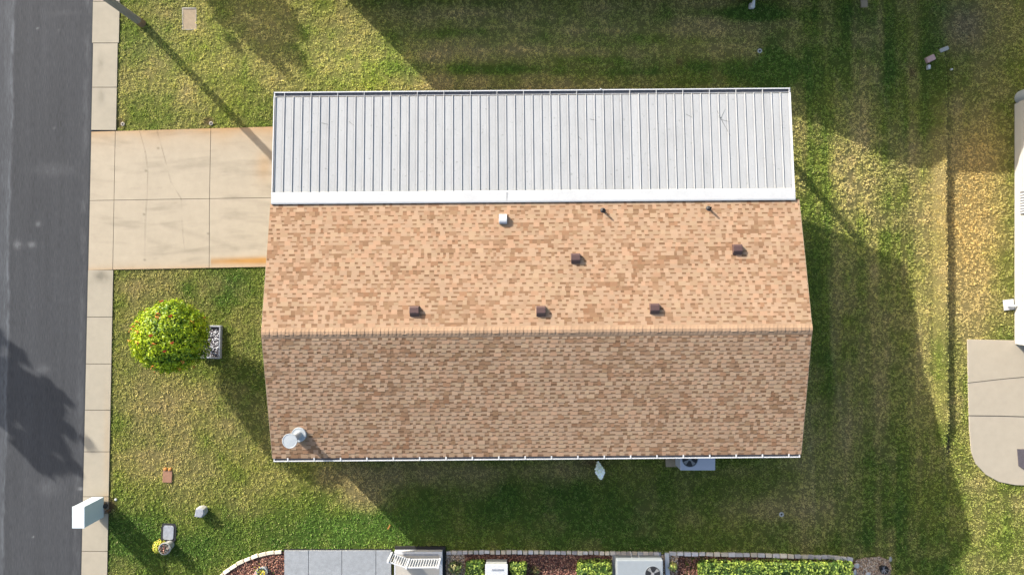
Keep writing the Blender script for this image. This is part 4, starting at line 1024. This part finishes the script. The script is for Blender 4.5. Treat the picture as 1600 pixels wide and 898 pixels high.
# concrete cover in lawn
p0, p1 = G(286,14), G(306,46); t = thing('utility_cover', 'rectangular tan concrete utility cover sunk in the lawn, top left', 'cover', ((p0.x+p1.x)/2, (p0.y+p1.y)/2, 0))
w2, h2 = (p1.x-p0.x)/2, (p0.y-p1.y)/2
m = MB(); m.box(-w2,w2,-h2,h2,-0.06,-0.004); m.build('lid', M['cover'], t)
m = MB()
m.box(-w2-0.04,-w2,-h2-0.04,h2+0.04,-0.06,0.0); m.box(w2,w2+0.02,-h2-0.04,h2+0.04,-0.06,0.0); m.box(-w2,w2,h2,h2+0.04,-0.06,0.012); m.box(-w2,w2,-h2-0.02,-h2,-0.06,0.0); m.build('rim', M['stone'], t)
# planter of white stones
p0, p1 = G(314,508), G(347,559); t = thing('planter_box', 'low grey planter box full of white pebbles beside the round shrub', 'planter', ((p0.x+p1.x)/2,(p0.y+p1.y)/2,0), R(-1.5))
w2, h2 = (p1.x-p0.x)/2, (p0.y-p1.y)/2
m = MB(); b_ = 0.05
m.box(-w2,w2,-h2,-h2+b_,-0.02,0.17); m.box(-w2,w2,h2-b_,h2,-0.02,0.17); m.box(-w2,-w2+b_,-h2+b_,h2-b_,-0.02,0.17); m.box(w2-b_,w2,-h2+b_,h2-b_,-0.02,0.17); m.build('frame', M['greyst'], t, bevel=0.008)
m = MB(); m.box(-w2+b_,w2-b_,-h2+b_,h2-b_,0.0,0.09); m.build('fill', M['matting'], t)
rng = np.random.default_rng(81); pb = MB()
for k in range(210):
    x, y, s = rng.uniform(-w2+b_+.03,w2-b_-.03), rng.uniform(-h2+b_+.03,h2-b_-.03), rng.uniform(0.016,0.034); v = rng.uniform(0.35,0.8)
    z = 0.10+rng.uniform(0,0.02); cs2 = (v,v*1.0,v*1.03)
    pb.add([(x+s,y,z),(x,y+s*0.8,z),(x-s,y,z),(x,y-s*0.8,z),(x+s*0.2,y,z+s*0.7)], [(0,1,4),(1,2,4),(2,3,4),(3,0,4)], cs2)
pbo = pb.build('pebbles', M['chips'], t); pbo['kind'] = 'stuff'
# terracotta paver
p = G(262,743); t = thing('paver', 'faded terracotta paver with two orange knobs in the front lawn', 'paver', p, R(-3))
m = MB(); m.box(-0.17,0.17,-0.24,0.20,-0.03,0.03); m.build('slab', M['terra'], t, bevel=0.01)
for s in (-1,1): m = MB(); m.lathe([(0.06,0.0),(0.065,0.04),(0.04,0.06),(0.01,0.065)], s*0.085, 0.25, 12); m.build('knob', M['orange'], t)
# pedestal
p = G(317,797); t = thing('utility_pedestal', 'short grey utility pedestal with cream shoulder in the front lawn', 'utility box', (p.x,p.y,0), R(-4))
m = MB(); hexa = [(-0.17,-0.15),(0.10,-0.17),(0.19,-0.02),(0.16,0.15),(0.02,0.20),(-0.14,0.16)]
m.prism(hexa, -0.02, 0.27); m.build('body', M['pedestal'], t, bevel=0.02)
m = MB(); m.prism([(a*0.92,b*0.92) for a,b in hexa], 0.272, 0.32); m.build('cap', M['greyst'], t, bevel=0.025)
# grey stone and pot
p = G(264,831); t = thing('flush_box', 'grey rounded meter lid with a black rim in the front lawn', 'meter box', (p.x,p.y,0), R(-3))
def rrect(w_, h_, r_): 
    o = []
    for cx, cy, a0 in ((w_-r_,h_-r_,0),(-w_+r_,h_-r_,90),(-w_+r_,-h_+r_,180),(w_-r_,-h_+r_,270)):
        for k in range(5): a = R(a0+k*22.5); o.append((cx+r_*math.cos(a), cy+r_*math.sin(a)))
    return o
m = MB(); m.prism(rrect(0.27,0.33,0.1), -0.03, 0.03); m.build('rim', M['black'], t)
m = MB(); m.prism(rrect(0.19,0.26,0.08), 0.031, 0.05); m.build('lid', M['greyst'], t, bevel=0.006)
p = G(266,850); t = thing('plant_pot', 'pale round pot holding a dark red plant on the front lawn', 'pot', (p.x,p.y,0))
m = MB(); m.lathe([(0.15,-0.01),(0.19,0.34),(0.22,0.38),(0.22,0.42),(0.185,0.42),(0.175,0.36),(0.02,0.35)], n=24); m.build('bowl', M['pedestal'], t)
rng = np.random.default_rng(91); k = 160; pos = rng.normal(0,0.085,(k,3)); pos[:,2] = 0.42+np.abs(pos[:,2])
c = np.array([(0.10,0.03,0.025),(0.04,0.03,0.025),(0.2,0.1,0.07),(0.06,0.07,0.04)])[rng.integers(0,4,k)]
V,Q,C = leaf_cloud(pos, np.tile([0,0,1.0],(k,1)), 0.04, c, rng, 0.7, 0.5); np_mesh('leaves', V, Q, C, M['leaf'], parent=t)

# sprinkler heads
def ring(px, py, label, m_, r_=0.085):
    p = G(px,py); m = MB(); m.lathe([(r_,-0.03),(r_,0.02),(r_*0.55,0.025),(r_*0.5,0.0),(r_*0.45,-0.01)], n=16)
    t = thing('sprinkler_head', label, 'sprinkler', p, 0, None); m.build('collar', m_, t)
    m = MB(); m.lathe([(0.025,-0.02),(0.025,0.03),(0.01,0.035)], n=10); m.build('nozzle', M['black'], t)
ring(192,194,'small sprinkler head in bare soil at the kerb corner of the driveway', M['stone'], 0.07)
ring(330,193,'small sprinkler head in bare soil midway along the driveway top edge', M['stone'], 0.07)
ring(1187,80,'white sprinkler ring in the shaded lawn above the carport right end', M['bonest'])
ring(1221,803,'grey-white sprinkler ring in the shaded lawn below the tan roof', M['bonest'])
def slabthing(px, py, sx_, sy_, rz, h, m_, label, cat='paver', name='paver'):
    p = G(px,py); m = MB(); m.box(-sx_,sx_,-sy_,sy_,-0.03,h); o = m.build(name, m_, loc=p, bevel=0.02); o.rotation_euler.z = rz; tag(o, label, cat)
slabthing(1452,93,0.17,0.11,R(25),0.12,M['pink'],'pinkish stone block at the top end of the turf ledge','stone','stone_block')
slabthing(1474,78,0.18,0.075,R(22),0.07,M['pedestal'],'long pale grey marker block up and right of the pinkish stone','stone','stone_block')
slabthing(1449.5,106,0.05,0.08,0,0.12,M['white'],'small white peg just below the pinkish stone','peg','marker_peg')
slabthing(1486,109,0.05,0.03,0.2,0.06,M['white'],'tiny white peg right of the turf ledge top','peg','marker_peg')
slabthing(1349,4,0.13,0.2,0.05,0.07,M['cover'],'tan stepping stone at the top edge of the shaded lawn','paver')
# brown leaves on grass
m = MB(); m.box(-0.02,0.02,-0.09,0.09,0.03,0.05,rz=-0.5); o = m.build('fallen_frond', M['orange'], loc=G(608,822)); tag(o, 'dry orange-brown leaf on the grass above the grey patio', 'leaf')
# downspout outlet on gutter
m = MB(); m.lathe([(0.02,0),(0.03,0.06),(0.015,0.08)],n=8); o = m.build('gutter_bracket', M['white'], house, loc=(943*0+3.0+OX,6.55,2.30))
